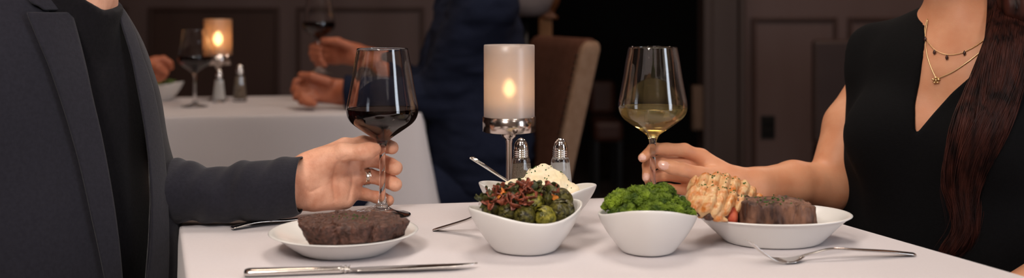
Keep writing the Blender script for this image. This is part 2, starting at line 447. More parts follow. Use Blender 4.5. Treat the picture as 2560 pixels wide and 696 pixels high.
# ---------------------------------------------------------------- dining tables under cloths
def round_poly(c, r=0.004, n=4):
    return c
def cloth_table(cor, drop, name, label, group=None, wave=0.012, seed=0, matl=M['cloth']):
    """cor: four corners (x,y) counter-clockwise; a cloth over the top that falls past the edge in soft folds"""
    cor = np.array(cor); cen = cor.mean(0)
    ring = []; ns = 44
    for i in range(4):
        a, b = cor[i], cor[(i+1) % 4]
        for t in np.linspace(0, 1, ns, endpoint=False): ring.append(a + (b-a)*t)
    ring = np.array(ring); m = len(ring)
    nrm = np.zeros_like(ring)
    for i in range(4):
        a, b = cor[i], cor[(i+1) % 4]; t = (b-a)/np.linalg.norm(b-a); n_ = np.array([t[1], -t[0]])
        nrm[i*ns:(i+1)*ns] = n_
    nn = nrm.copy()
    for k in range(-3, 4): nn += np.roll(nrm, k, axis=0)
    nn /= np.linalg.norm(nn, axis=1)[:, None]
    V = []; levels = []
    ins = [1.0, 0.93, 0.8, 0.6, 0.4, 0.2]
    def addring(xy, z): 
        s = len(V); V.extend([(xy[i, 0], xy[i, 1], z[i] if np.ndim(z) else z) for i in range(m)]); levels.append(s)
    for t in (0.2, 0.4, 0.6, 0.8, 0.93, 0.985): addring(cen + (ring-cen)*t, TZ)
    addring(ring - nn*0.003, TZ); addring(ring, TZ - .0012); addring(ring + nn*.001, TZ-.005)
    tt = np.arange(m)/ns
    for k in range(1, 15):
        u = k/14
        fold = np.sin(2*PI*tt*3.0 + seed)*0.6 + np.sin(2*PI*tt*5.3 + 1.3*seed)*0.4
        cornerness = np.exp(-((tt % 1.0 - 0.0)**2)/0.006) + np.exp(-((tt % 1.0 - 1.0)**2)/0.006)
        off = 0.002 + u*(0.012 + wave*fold) + cornerness*0.05*u
        addring(ring + nn*off[:, None], TZ - .005 - drop*u*(1 - .0*cornerness))
    Fc = []
    V.append((cen[0], cen[1], TZ)); ci = len(V)-1
    for i in range(m): Fc.append((ci, levels[0]+i, levels[0]+(i+1) % m))
    for a, b in zip(levels[:-1], levels[1:]):
        for i in range(m):
            k = (i+1) % m; Fc.append((a+i, b+i, b+k, a+k))
    o = mk(name, np.array(V), Fc, matl, loc=(cen[0], cen[1], TZ))
    o.data.flip_normals() if False else None
    so = o.modifiers.new('thick', 'SOLIDIFY'); so.thickness = 0.0012; so.offset = -1
    tag(o, label, 'tablecloth', group); return o
def table_under(cor, label, rot):
    cor = np.array(cor); cen = cor.mean(0); cc = cen + (cor - cen)*0.985
    o = thing('dining_table', (cen[0], cen[1], 0), label, 'table')
    b = MB(); V = [(x, y, z) for z in (TZ-.03, TZ-.0022) for x, y in cc]
    b.add(V, [(3,2,1,0), (4,5,6,7), (0,1,5,4), (1,2,6,5), (2,3,7,6), (3,0,4,7)]).build('tabletop', wood_d, o)
    V, Fc = lathe([(.24, 0), (.24, .02), (.05, .05), (.04, .1), (.04, TZ-.06), (.12, TZ-.03)], 32, (cen[0], cen[1], 0)); mk('pedestal', V, Fc, bk, o)
nearL = np.array([T(449, 560)[:2], T(467, 696)[:2]]); dl = (nearL[1]-nearL[0])/(nearL[0][1]-nearL[1][1])
A = T(770, 519)[:2]; B = T(1500, 495.5)[:2]; sl = (B-A)/(B[0]-A[0])
R0 = T(2120, 563.5)[:2]; R1 = T(2560, 690)[:2]; dr = (R1-R0)/(R0[1]-R1[1])
def inter(p, u, q, v):
    Mx = np.array([u, -v]).T; s = np.linalg.solve(Mx, q-p); return p + u*s[0]
FL = inter(A, sl, nearL[0], dl); FR = inter(A, sl, R0, dr)
yn = 0.72
NL = FL + dl*(FL[1]-yn); NR = R0 + dr*(R0[1]-yn)
cor_fg = [NL, NR, FR, FL]
cloth_table(cor_fg, 0.24, 'tablecloth', 'white linen tablecloth on the near dining table under the two place settings', 'white tablecloths', seed=1.0)
table_under(cor_fg, 'near dining table hidden beneath the white cloth with the steak plates', 0)
# far table
e0, e1 = T(430, 292)[:2], T(1052, 283)[:2]
k0 = T(430, 238.5)[:2]
ux = (e1-e0)/np.linalg.norm(e1-e0); 
bR = e1 + np.array([0.02, 0.68]); bL0 = e0 - ux*0.55; bL = bL0 + np.array([0.0, 0.66])
cor_bg = [bL0, e1, bR, bL]
farcloth = cloth_table(cor_bg, 0.27, 'tablecloth', 'white linen tablecloth hanging from the far table behind the red wine glass', 'white tablecloths', wave=0.014, seed=2.2)
table_under(cor_bg, 'far dining table hidden beneath the cloth in the blurred background', 0)
def table_pt(px, py): 
    p = T(px, py); return (p[0], p[1], TZ)
# ---------------------------------------------------------------- wine glasses
GLO = [(.0, .0012), (.020, .0006), (.0355, .0000), (.0375, .0007), (.0372, .0016), (.030, .0028), (.020, .0052), (.0125, .0088), (.0080, .0130), (.0058, .0190), (.0044, .030), (.0040, .048), (.0039, .066), (.0043, .083), (.0056, .0935), (.0085, .1000), (.0125, .1036), (.0185, .1078), (.0262, .1130), (.0345, .1188), (.0410, .1240), (.0455, .1302), (.0475, .1360), (.0480, .1417), (.0475, .1480), (.0462, .1550), (.0440, .1660), (.0418, .1780), (.0398, .1900), (.0375, .2040), (.0355, .2150), (.0341, .2225), (.0338, .2237)]
GLI = [(.0333, .2240), (.0328, .2232), (.0342, .2150), (.0363, .2040), (.0386, .1900), (.0406, .1780), (.0428, .1660), (.0450, .1550), (.0464, .1480), (.0469, .1417), (.0464, .1362), (.0443, .1308), (.0398, .1250), (.0335, .1200), (.0252, .1143), (.0175, .1092), (.0115, .1056), (.0060, .1040), (.0, .1036)]
def smooth_prof(p, n):
    q = spline(p, n); q[:, 0] = np.maximum(q[:, 0], 0); return [tuple(v) for v in q]
def make_glass(loc, wine, level, label, scale=1.0, group='stemmed wine glasses'):
    o = thing('wine_glass', loc, label, 'wine glass', group)
    V, Fc = lathe(smooth_prof(GLO, 110) + smooth_prof(GLI, 60), 72, loc, cap=False)
    mk('glass_body', V, Fc, M['glass'], o, loc=loc)
    if wine:
        q = [(r + .00025, z - .00015) for r, z in smooth_prof(GLI, 60) if z < level]
        q = q[::-1]; q[0] = (0, q[0][1]); r_top = q[-1][0]
        q += [(r_top, level), (r_top - .0012, level - .0006), (r_top - .004, level - .0008), (0, level - .0008)]
        V, Fc = lathe(q, 72, loc, cap=False)
        mk('wine', V, Fc, M[wine], o, loc=loc)
    o.scale = (scale,) * 3
    return o
g = table_pt(956, 539)
redglass = make_glass(g, 'red_wine', .1435, 'red wine glass held by the hand with a ring, behind the round steak plate')
RG = np.array(g)
WG = np.array([px2x(1632, 1.452), 1.452, TZ])
whiteglass = make_glass(tuple(WG), 'white_wine', .1405, 'glass of white wine held by the bare-armed woman behind the broccoli bowl')
gb = table_pt(487, 267)
make_glass(gb, 'red_wine', .1475, 'blurred glass of red wine standing before the small glowing lamp on the far table', 1.0)
d3 = 3.12
hg = (px2x(797, d3), d3, CAMZ - (181-HOR)/F*d3)
make_glass(hg, 'red_wine', .149, 'blurred glass of red wine lifted in the hand of the navy-suited person', 1.02)

# ---------------------------------------------------------------- candle lamps
def frosted(name, colr, rough, tw):
    m = bpy.data.materials.new(name); m.use_nodes = True; nt = m.node_tree; N = nt.nodes; L = nt.links
    for n in list(N): N.remove(n)
    out = N.new('ShaderNodeOutputMaterial')
    tr = N.new('ShaderNodeBsdfTranslucent'); tr.inputs[0].default_value = colr
    df = N.new('ShaderNodeBsdfDiffuse'); df.inputs[0].default_value = colr
    rf = N.new('ShaderNodeBsdfRefraction'); rf.inputs['Color'].default_value = (1, .93, .86, 1); rf.inputs['Roughness'].default_value = rough; rf.inputs['IOR'].default_value = 1.3
    gl = N.new('ShaderNodeBsdfGlossy'); gl.inputs['Roughness'].default_value = .35; gl.inputs[0].default_value = (1, 1, 1, 1)
    a = N.new('ShaderNodeMixShader'); a.inputs[0].default_value = .72; L.new(tr.outputs[0], a.inputs[1]); L.new(df.outputs[0], a.inputs[2])
    b = N.new('ShaderNodeMixShader'); b.inputs[0].default_value = tw; L.new(a.outputs[0], b.inputs[1]); L.new(rf.outputs[0], b.inputs[2])
    c = N.new('ShaderNodeMixShader'); c.inputs[0].default_value = .06; L.new(b.outputs[0], c.inputs[1]); L.new(gl.outputs[0], c.inputs[2])
    L.new(c.outputs[0], out.inputs['Surface']); return m
M['frost'] = frosted('frosted_glass', (.70, .61, .565, 1), .50, .42)
M['amber'] = frosted('amber_ribbed_glass', (.62, .40, .26, 1), .28, .6)
M['wax'] = mat('candle_wax', (.75, .62, .45), .6, sss=.3)
M['flame'] = emis('flame', (1, .62, .27), 42)
def make_lamp(loc, rs, z0, z1, ztop, gm, label, ribs=0, flame_w=1.0):
    o = thing('candle_lamp', loc, label, 'candle lamp', 'candle lamps on the tables')
    rr = rs + .0012
    V, Fc = lathe([(.0, 0), (.029, 0), (.0305, .0015), (.0305, .004), (.027, .0065), (.014, .011), (.006, .017), (.0046, .03), (.0042, z0*.6), (.0044, z0-.016), (.0052, z0-.013), (.0052, z0-.011), (.0062, z0-.010), (.0105, z0-.006), (.0112, z0-.001), (.011, z0+.0005)], 48, loc); mk('stem', V, Fc, M['brushed'], o, loc=loc)
    V, Fc = lathe([(.0, z0), (rr-.002, z0), (rr, z0+.001), (rr, z1), (rr-.0008, z1+.0006), (rr-.0012, z1), (rr-.0012, z0+.003), (.0, z0+.003)], 64, loc, cap=False); mk('cup', V, Fc, M['brushed'], o, loc=loc)
    def rib(i, a, r, z): 
        q = r + (.0006*math.cos(ribs*a) if ribs else 0); return q*math.cos(a), q*math.sin(a), z
    t = .0022; zb = z0 + .004
    prof = [(rs-.0004-t, zb), (rs-.0004, zb)] + [(rs-.0004, zb + (ztop-.001-zb)*u) for u in (.02, .3, .6, .9, 1)] + [(rs-.0004-t*.4, ztop), (rs-.0004-t, ztop-.001)] + [(rs-.0004-t, zb + (ztop-.001-zb)*u) for u in (.9, .6, .3, .02, 0)]
    V, Fc = lathe(prof, 128, loc, rib, cap=False); sh = mk('shade', V, Fc, gm, o, loc=loc)
    rc = rs*.62; zc = z0 + .0035; hc = (ztop-z1)*.17 + (z1 - z0)
    V, Fc = lathe([(0, zc), (rc, zc), (rc, zc+hc), (rc-.002, zc+hc+.0008), (0, zc+hc-.001)], 40, loc, cap=False); cn = mk('candle', V, Fc, M['wax'], o, loc=loc)
    V, Fc = lathe([(.0004, zc+hc-.001), (.0004, zc+hc+.006)], 6, loc); mk('wick', V, Fc, bk, cn, loc=loc)
    fh = .024*flame_w; zf = zc+hc+.006
    prof = [(0, zf)] + [(.0085*flame_w*math.sin(PI*u)**.75*(1-.30*u), zf+fh*u) for u in (.08, .2, .35, .5, .7, .85, .95)] + [(0, zf+fh)]
    V, Fc = lathe(prof, 16, loc, cap=False); mk('flame', V, Fc, M['flame'], cn, loc=loc)
    return zf + fh/2
dl_ = 1.455
lx = px2x(1273, dl_)
zf = make_lamp((lx, dl_, TZ), .0359, .105, .1262, .2269, M['frost'], 'frosted glass candle lamp on a metal stem between the two near wine glasses', flame_w=1.1)
d4 = 3.24
make_lamp((px2x(545, d4), d4, TZ), .0425, .112, .142, .2545, M['amber'], 'small blurred amber candle lamp glowing behind the shakers on the far table', ribs=40, flame_w=1.9)

# ---------------------------------------------------------------- shakers
def glassy(name, c):
    return mat(name, c, .05, trans=.85, ior=1.45, spec=.5)
M['salt'] = mat('salt_grains', (.86, .84, .82), .8, bump=.4, bscale=1500)
M['pepper'] = mat('pepper_grains', (.16, .12, .09), .9, c2=(.38, .31, .24), nscale=900, bump=.4, bscale=1500)
def make_shaker(loc, content, label, s=1.0, fill=.060):
    o = thing('salt_shaker' if content == 'salt' else 'pepper_shaker', loc, label, 'shaker', 'glass and chrome shakers')
    def facet(amp):
        def fn(i, a, r, z):
            k = math.cos(PI/10)/math.cos(((a + PI/10) % (PI/5)) - PI/10)
            q = r*(1 + (k-1)*amp); return q*math.cos(a), q*math.sin(a), z
        return fn
    outer = [(.0, .0), (.0185, 0), (.0200, .002), (.0198, .006), (.0180, .022), (.0158, .040), (.0138, .058), (.0122, .073), (.0105, .0765), (.0085, .078)]
    inner = [(.0072, .078), (.0085, .074), (.0112, .066), (.0135, .048), (.0155, .030), (.0172, .012), (.0165, .008), (0, .0075)]
    V, Fc = lathe(outer + inner, 80, loc, lambda i, a, r, z: facet(1.0 if 1 < i < 8 else 0)(i, a, r, z), cap=False)
    mk('glass_body', V, Fc, M['glass'], o, loc=loc)
    V, Fc = lathe([(0, .0073), (.0164, .0078), (.0174, .012), (.0157, .030), (.0157-(fill-.030)*.118, fill), (0, fill+.001)], 40, loc, cap=False)
    mk(content, V, Fc, M[content], o, loc=loc)
    cap_ = [(.0100, .0745), (.0102, .0760)]
    for k in range(4): z = .0765 + k*.0027; cap_ += [(.0102, z), (.0104, z+.0009), (.0102, z+.0018), (.0096, z+.0023)]
    cap_ += [(.0098, .0880), (.0095, .0915), (.0082, .0960), (.0060, .0995), (.0035, .1015), (.0012, .1024), (0, .1026)]
    V, Fc = lathe(cap_, 48, loc, cap=False); c_ = mk('cap', V, Fc, M['chrome'], o, loc=loc)
    hb = MB()
    for k in range(7):
        a = 2*PI*k/6; r_, z_ = (.0058, .0996) if k < 6 else (0, .1023)
        c0 = np.array([loc[0] + r_*math.cos(a), loc[1] + r_*math.sin(a), loc[2] + z_])
        V2, F2 = lathe([(.0006, -.0005), (.0006, .0004), (0, .0004)], 8, c0, cap=False); hb.add(V2, F2)
    hb.build('holes', bk, c_, smooth=True)
    o.scale = (s,)*3; o.rotation_euler = (0, 0, .2)
    return o
ds = 1.405
make_shaker((px2x(1303, ds), ds, TZ), 'pepper', 'pepper shaker with chrome cap right beside the candle lamp stem', fill=.068)
make_shaker((px2x(1401, ds), ds, TZ), 'salt', 'salt shaker with chrome cap standing behind the mashed potato bowl', fill=.069)
ds = 3.2
make_shaker((px2x(548, 3.16), 3.16, TZ), 'salt', 'blurred white salt shaker in front of the small lamp on the far table', 1.0, fill=.069)
make_shaker((px2x(600, ds), ds, TZ), 'pepper', 'blurred brown pepper shaker right of the small lamp on the far table', 1.12, fill=.069)

# ---------------------------------------------------------------- dishes
DISH = {}
def seat_in(key, f, eps=.0004):
    """keep a food's shape above the inside of the dish it lies in"""
    loc, rx, ry, h0, a, rb, rot, p_, bulge, th, well = DISH[key]
    def g(p):
        d = f(p); x = p[:, 0]-loc[0]; y = p[:, 1]-loc[1]; z = p[:, 2]-loc[2]
        t = np.arctan2(y, x) - rot; r = np.hypot(x, y)
        R = 1/((np.abs(np.cos(t))/rx)**p_ + (np.abs(np.sin(t))/ry)**p_)**(1/p_)
        Rb = rb*(R/((rx+ry)/2))**.5; H = h0 + a*np.cos(2*t)
        gg = np.clip((r + th - Rb)/(R-Rb), 0, 1); u = 1-(1-gg)**(1/bulge); zi = well + (H-well)*u
        return np.maximum(d, np.where(z < H + .001, (zi + eps - z)*.6, np.where(r > R - th, .0, -1)*.0 - 1))
    return g
def dish(name, loc, rx, ry, h0, a, rb, label, cat, group=None, rot=0.0, p=1.7, bulge=1.4, th=.0032, well=.006, lip=0.0, matl=None):
    n = 120; V = []; Fc = []
    DISH[label] = (np.array(loc), rx, ry, h0, a, rb, rot, p, bulge, th, well)
    prof = []
    for u in np.linspace(0, 1, 15): prof.append(('o', u))
    for u in np.linspace(1, 0, 15): prof.append(('i', u))
    ca, sa = math.cos(rot), math.sin(rot)
    for kind, u in prof:
        for j in range(n):
            t = 2*PI*j/n
            R = 1/((abs(math.cos(t))/rx)**p + (abs(math.sin(t))/ry)**p)**(1/p)
            Rb = rb * (R/((rx+ry)/2))**.5
            H = h0 + a*math.cos(2*t)
            g = 1-(1-u)**bulge
            if kind == 'o': 
                r = Rb + (R-Rb)*g; z = H*u
                if lip: r += lip*max(0, (u-.86)/.14)**.5 if u > .86 else 0
            else:
                r = (Rb + (R-Rb)*g - th); z = well + (H - well)*u
                if lip: r += lip*.6*max(0, (u-.86)/.14)**.5 if u > .86 else 0
                if u == 1: z = H + .0004; r += th*.25
            if kind == 'o' and u == 1: z -= .0012
            x, y = r*math.cos(t), r*math.sin(t)
            V.append((x*ca - y*sa, x*sa + y*ca, z))
    m = len(prof)
    V += [(0, 0, .0008), (0, 0, well-.0005)]
    for i in range(m-1):
        for j in range(n):
            k = (j+1) % n; Fc.append((i*n+j, i*n+k, (i+1)*n+k, (i+1)*n+j))
    for j in range(n):
        k = (j+1) % n; Fc.append((m*n, k, j)); Fc.append((m*n+1, (m-1)*n+j, (m-1)*n+k))
    o = mk(name, np.array(V), Fc, matl or M['china'])
    o.location = loc; subs(o, 1)
    return tag(o, label, cat, group)
BB = np.array([px2x(1315, 1.187), 1.187, TZ])
dish('serving_bowl', tuple(BB), .069, .060, .0475, .006, .034, 'white wavy-rimmed bowl holding the brussels sprouts and bacon', 'bowl', 'white wavy serving bowls', rot=math.radians(22))
MBW = np.array([px2x(1343, 1.318), 1.318, TZ])
dish('serving_bowl', tuple(MBW), .076, .058, .0475, .0085, .034, 'white wavy-rimmed bowl holding the mashed potato', 'bowl', 'white wavy serving bowls', rot=math.radians(-8), p=1.5)
BR = np.array([px2x(1619, 1.178), 1.178, TZ])
dish('serving_bowl', tuple(BR), .060, .0565, .0515, .0068, .0285, 'white wavy-rimmed bowl holding the broccoli', 'bowl', 'white wavy serving bowls', rot=math.radians(86), p=1.75)
PL = np.array([px2x(860, 1.184), 1.184, TZ])
dish('dinner_plate', tuple(PL), .0835, .0835, .0245, 0, .049, 'round white plate holding the flat steak beneath the red wine glass', 'plate', 'white plates', p=2, bulge=.95, th=.0035, well=.007, lip=.002)
PR = np.array([px2x(1931, 1.235), 1.235, TZ])
dish('oval_plate', tuple(PR), .0925, .068, .0335, .0, .052, 'deep oval white dish holding the lobster tail and thick filet', 'plate', 'white plates', rot=math.radians(3), p=2.05, bulge=1.0, th=.0038, well=.010, lip=.0025)

# ---------------------------------------------------------------- cutlery
def frame_xy(a, b):
    """rotation + origin so that local +x runs from a to b on the table"""
    a = np.array(a); b = np.array(b); return math.atan2(b[1]-a[1], b[0]-a[0])
def fork(loc, rz, label, L=.195, lift=.016, hz=.004, tipz=.026, roll=0.0):
    o = thing('fork', (0, 0, 0), label, 'fork', 'dinner forks')
    s = L/.195
    hp = spline([(0, 0, hz), (.03, 0, hz+.004), (.07, 0, lift*.80), (.10, 0, lift), (.122, 0, lift*.72), (.134, 0, .0065), (.140, 0, .0045)], 40)*np.array([s, 1, 1])
    wd = spline([[.0058], [.0056], [.0042], [.0028], [.0024], [.0032], [.0056]], 40)[:, 0]
    V, Fc = sweep(hp, wd, np.linspace(.0016, .0011, 40), 14); mk('handle', V, Fc, M['steel'], o)
    xs = np.linspace(.134, .158, 14)*s; zz = np.interp(xs/s, [.134, .14, .148, .158], [.0062, .0042, .0024, .0022])
    ws = np.interp(xs/s, [.134, .140, .148, .158], [.0035, .0070, .0110, .0118])
    V, Fc = sweep(np.stack([xs, 0*xs, zz], 1), ws, np.full(14, .0011), 16, pw=2.6); mk('head', V, Fc, M['steel'], o)
    for k in range(4):
        y = (k-1.5)*.0065
        tp = spline([(.156*s, y, .0021), (.170*s, y*.99, .0045), (.184*s, y*.96, tipz*.55), (.197*s, y*.93, tipz)], 16)
        V, Fc = sweep(tp, np.linspace(.0017, .0007, 16), np.linspace(.0011, .0005, 16), 8); mk('tine', V, Fc, M['steel'], o)
    o.location = tuple(loc); o.rotation_euler = (roll, 0, rz); return o
a, b = T(2284, 641), T(1985, 656)
fork((a[0], a[1], TZ), frame_xy(a, b), 'silver fork lying alone beside the oval dish with tines turned up', L=.193, lift=.0125, hz=.0022, tipz=.0245)
a, b = T(579, 577), T(960, 531)
fork((a[0], a[1], TZ+.001), frame_xy(a, b), 'silver fork lying behind the round plate with tines by the wine glass foot', L=.215, lift=.0045, hz=.0022, tipz=.013)
# knife
a, b = T(612, 692), T(1195, 675)
o = thing('table_knife', (a[0], a[1], TZ), 'silver steak knife lying along the front of the round plate', 'knife', rz=frame_xy(a, b))
Lk = float(np.linalg.norm((b-a)[:2]))
kn = lambda V: (np.array(V) @ np.array([[math.cos(o.rotation_euler.z), math.sin(o.rotation_euler.z), 0], [-math.sin(o.rotation_euler.z), math.cos(o.rotation_euler.z), 0], [0, 0, 1]])) + np.array([a[0], a[1], TZ])
x = np.linspace(0, .41*Lk, 30); V, Fc = sweep(np.stack([x, 0*x, 0*x+.0042], 1), np.interp(x, [0, .004, .03, .41*Lk], [.0065, .008, .0078, .0055]), np.interp(x, [0, .004, .41*Lk], [.003, .0038, .0034]), 18, pw=2.6); mk('handle', kn(V), Fc, M['steel'], o)
x = np.linspace(.405*Lk, .445*Lk, 16); V, Fc = sweep(np.stack([x, 0*x, 0*x+.0042], 1), .0048+.0013*np.cos(np.linspace(0, 4*PI, 16)), .0036+.0008*np.cos(np.linspace(0, 4*PI, 16)), 18); mk('bolster', kn(V), Fc, M['steel'], o)
x = np.linspace(.44*Lk, Lk, 40); u = (x-x[0])/(x[-1]-x[0]); wv = np.interp(u, [0, .06, .5, .8, .95, 1], [.0045, .0085, .009, .0075, .003, .0004])
V, Fc = sweep(np.stack([x, (.009-wv)*.6, 0*x+.0042+.0015*u], 1), wv, .0009+0*x, 12, pw=1.2); mk('blade', kn(V), Fc, M['steel'], o)
# serving spoon leaning on the sprout bowl: handle end on the table, bowl over the rim
p0 = T(1087, 578) + np.array([0, 0, .0015]); p1 = P(1176, 547, 1.272)
def spoon(pts, nh, ra, rb, bowlpts, bw, label, flute=False):
    o = thing('serving_spoon', tuple(pts[0]), label, 'spoon', 'serving spoons')
    q = spline(pts, 50); V, Fc = sweep(q, spline(np.array(ra)[:, None], 50)[:, 0], spline(np.array(rb)[:, None], 50)[:, 0], 16, pw=2.4)
    mk('handle', V, Fc, M['steel'], o, loc=pts[0])
    if flute:
        tg = (q[18]-q[0]); tg /= np.linalg.norm(tg); sd = np.cross(tg, (0, 0, 1)); sd /= np.linalg.norm(sd); upv = np.cross(sd, tg)
        fb = MB()
        for k in range(7):
            y = (k-3)*.0019; V2, F2 = sweep(np.array([q[1]+tg*.001+sd*y+upv*.0011, q[10]+sd*y*.8+upv*.0011, q[24]+sd*y*.5+upv*.0009]), .0006, .0006, 6); fb.add(V2, F2)
        fb.build('fluting', M['steel'], o, smooth=True, loc=pts[0])
    bp = spline(bowlpts, 24); u = np.linspace(0, 1, 24)
    # hollow bowl: thin lens pressed into a scoop
    tg = np.gradient(bp, axis=0); tg /= np.linalg.norm(tg, axis=1)[:, None]; sd = np.cross(tg, (0, 0, 1)); sd /= np.linalg.norm(sd, axis=1)[:, None]; up = np.cross(sd, tg)
    wv = bw*np.sqrt(np.clip(1-(2*u-1)**2, 0, 1))**.85 + .0018*(1-u); V = []; Fc = []
    for sgn in (0, 1):
        for i in range(24):
            for j in range(13):
                v = (j-6)/6; V.append(bp[i] + sd[i]*wv[i]*v + up[i]*(-wv[i]*.42*(1-v*v) + .0012*sgn))
    for i in range(23):
        for j in range(12):
            a_ = i*13+j; Fc.append((a_, a_+1, a_+14, a_+13)); c_ = 312+a_; Fc.append((c_, c_+13, c_+14, c_+1))
    for i in range(23):
        for j in (0, 12): a_ = i*13+j; Fc.append((a_, a_+13, 312+a_+13, 312+a_))
    mk('spoon_bowl', V, Fc, M['steel'], o, loc=pts[0]); return o
rimp = P(1209, 500, 1.224)
inb = BB + np.array([-.030, .012, .050])
spoon([p0, p1, P(1200, 527, 1.262), rimp + np.array([-.002, .012, -.003]), rimp, inb*.5+rimp*.5], 0, [.0062, .0058, .0040, .003, .003], [.0018, .0018, .0018, .0018, .0015], [inb*.6+rimp*.4, inb*.8 + rimp*.2 + np.array([0, 0, -.004]), inb + np.array([.012, -.004, -.014])], .014, 'steel spoon resting over the left rim of the brussels sprout bowl')
q0 = P(1177, 394, 1.335); q1 = P(1283, 462, 1.325); q2 = MBW + np.array([-.012, .0, .045])
spoon([q0, q0*.7+q1*.3, q1, q2], 0, [.0072, .0066, .0040, .0030], [.0015, .0014, .0014, .0014], [q2, q2 + np.array([.015, 0, -.012]), q2 + np.array([.03, -.0, -.018])], .015, 'fluted steel spoon stuck into the mashed potato', flute=True)
# ---------------------------------------------------------------- food
def hsh(i, k=0): return (math.sin(i*127.1 + k*311.7)*43758.5453) % 1.0
M['steak'] = mat('seared_steak', (.045, .018, .012), .48, c2=(.13, .055, .037), nscale=190, ndetail=8, bump=1, bscale=300, bdist=.0022, spec=.5, mixpos=(.38, .68))
M['filet'] = mat('grilled_filet', (.045, .020, .014), .5, c2=(.24, .115, .070), nscale=85, ndetail=9, bump=.9, bscale=260, bdist=.0016, spec=.4, mixpos=(.38, .68), stretch=(1, 1, .35))
M['herb'] = mat('chopped_parsley', (.018, .065, .007), .6, c2=(.05, .13, .014), nscale=200)
def flakes(f_top, region, n, size, seed, name, label=None, cat=None, parent=None, kind='stuff'):
    """small crumpled leaf flakes lying on a surface: f_top(x,y)->z"""
    rs = np.random.RandomState(seed); b = MB()
    for i in range(n):
        x, y = region(rs); z = f_top(x, y)
        if z is None: continue
        k = 5; r = size*(.30+.65*rs.rand()); V = [(x, y, z+.0012)]; V2 = []
        for j in range(k):
            a = 2*PI*j/k + rs.rand(); V2.append((x + r*math.cos(a)*(.5+rs.rand()*.7), y + r*math.sin(a)*(.5+rs.rand()*.7), z + .0008*rs.rand()+.0002))
        Vb = [(v[0], v[1], v[2]-.0008) for v in V2] + [(x, y, z-.0003)]
        n0 = 1
        Fc = [(0, 1+j, 1+(j+1) % k) for j in range(k)] + [(1+k+(j+1) % k, 1+k+j, 1+2*k) for j in range(k)] + [(1+(j+1) % k, 1+j, 1+k+j, 1+k+(j+1) % k) for j in range(k)]
        b.add(V+V2+Vb, Fc)
    o = b.build(name, M['herb'], parent, smooth=False)
    if label: tag(o, label, cat, kind=kind)
    else: o['kind'] = kind
    return o
def top_z(f, x, y, z0=.13, z1=0.0):
    p = np.array([[x, y, TZ + z0]])
    for _ in range(80):
        v = float(f(p)[0]); p[0, 2] -= max(v, 2e-4)*.7
        if v < 3e-4: return p[0, 2]
        if p[0, 2] < TZ + z1: return None
    return p[0, 2]
# flat steak
SC = np.array([px2x(872, 1.145), 1.150, TZ + .0295])
def f_steak(p):
    q = p - SC
    x, y, z = q[:, 0], q[:, 1], q[:, 2]
    ang = np.arctan2(y, x)
    wob = .0015*np.sin(3*ang+1) + .0016*np.sin(5*ang+.5) + .0012*np.sin(9*ang)
    # wider top-left, tapering to the right, edges undercut
    und = np.clip((.012 - z)/.024, 0, 1)*.008*(1 + .8*np.clip(-x/.06, 0, 1))
    r = ((np.abs(x)/.0605)**2.0 + (np.abs(y)/.047)**2.6)**(1/2.25)*.052 - .052 - wob + und
    hh = .0130 + .0016*np.cos(x*38-.2) - .0006*np.sin(x*130)
    d = smax(r, np.abs(z) - hh, .004)
    crack = .0035*np.exp(-((x+.012+.006*np.sin(y*200))**2)/.000006)*(y < -.02) + .003*np.exp(-((x-.028-.3*z)**2)/.000005)*(y < -.02)
    return d*.85 + fbm(p, 60, 3, 3)*.0022 + fbm(p, 330, 3, 5)*.0020 + crack
f_steak = seat_in('round white plate holding the flat steak beneath the red wine glass', f_steak)
V, Fc = sdf_mesh(f_steak, SC-[.075, .06, .03], SC+[.075, .06, .03], .0013)
o = mk('steak', V, Fc, M['steak'], loc=SC); tag(o, 'flat dark-seared steak sprinkled with parsley on the round plate', 'steak')
flakes(lambda x, y: top_z(f_steak, x, y, .09), lambda r: (SC[0]+.008+r.randn()*.012, SC[1]-.002+r.randn()*.011), 26, .0013, 4, 'chopped_parsley', 'tiny parsley flakes sprinkled on the flat steak', 'parsley')
# thick filet
FC = np.array([px2x(1935, 1.208), 1.208, TZ + .0365])
cF = math.radians(-4); RF = np.array([[math.cos(cF), -math.sin(cF), 0], [math.sin(cF), math.cos(cF), 0], [0, 0, 1]])
def f_filet(p):
    q = (p - FC) @ RF
    x, y, z = q[:, 0], q[:, 1], q[:, 2]
    ang = np.arctan2(y, x)
    r = ((np.abs(x)/.0455)**4 + (np.abs(y)/.030)**3.2)**(1/3)*.04 - .04 + .0014*np.sin(4*ang) + .0009*np.sin(9*ang+1) - .0015*(z/.02)*np.sign(-x)
    top = z - (.0170 - .06*np.clip(x, -.05, .05) + .0012*np.sin(x*90))
    d = smax(r, np.maximum(top, -.024 - z), .0045)
    crack = .003*np.exp(-((x-.018-.25*z)**2)/.000004)*(y < 0) + .0018*np.exp(-((x+.020-.15*z)**2)/.000004)*(y < 0)
    return d*.85 + fbm(p*np.array([1, 1, .5]), 60, 3, 8)*.0022 + fbm(p*np.array([1, 1, .45]), 320, 3, 9)*.0018 + crack
OV = 'deep oval white dish holding the lobster tail and thick filet'
f_filet = seat_in(OV, f_filet)
V, Fc = sdf_mesh(f_filet, FC-[.06, .05, .035], FC+[.06, .05, .035], .0013)
o = mk('filet_steak', V, Fc, M['filet'], loc=FC); tag(o, 'thick browned filet steak standing in the oval dish beside the lobster tail', 'steak')
flakes(lambda x, y: top_z(f_filet, x, y, .09), lambda r: (FC[0]-.008+r.randn()*.018, FC[1]+r.randn()*.012), 46, .0019, 9, 'chopped_parsley', 'green parsley flakes on top of the thick filet', 'parsley')
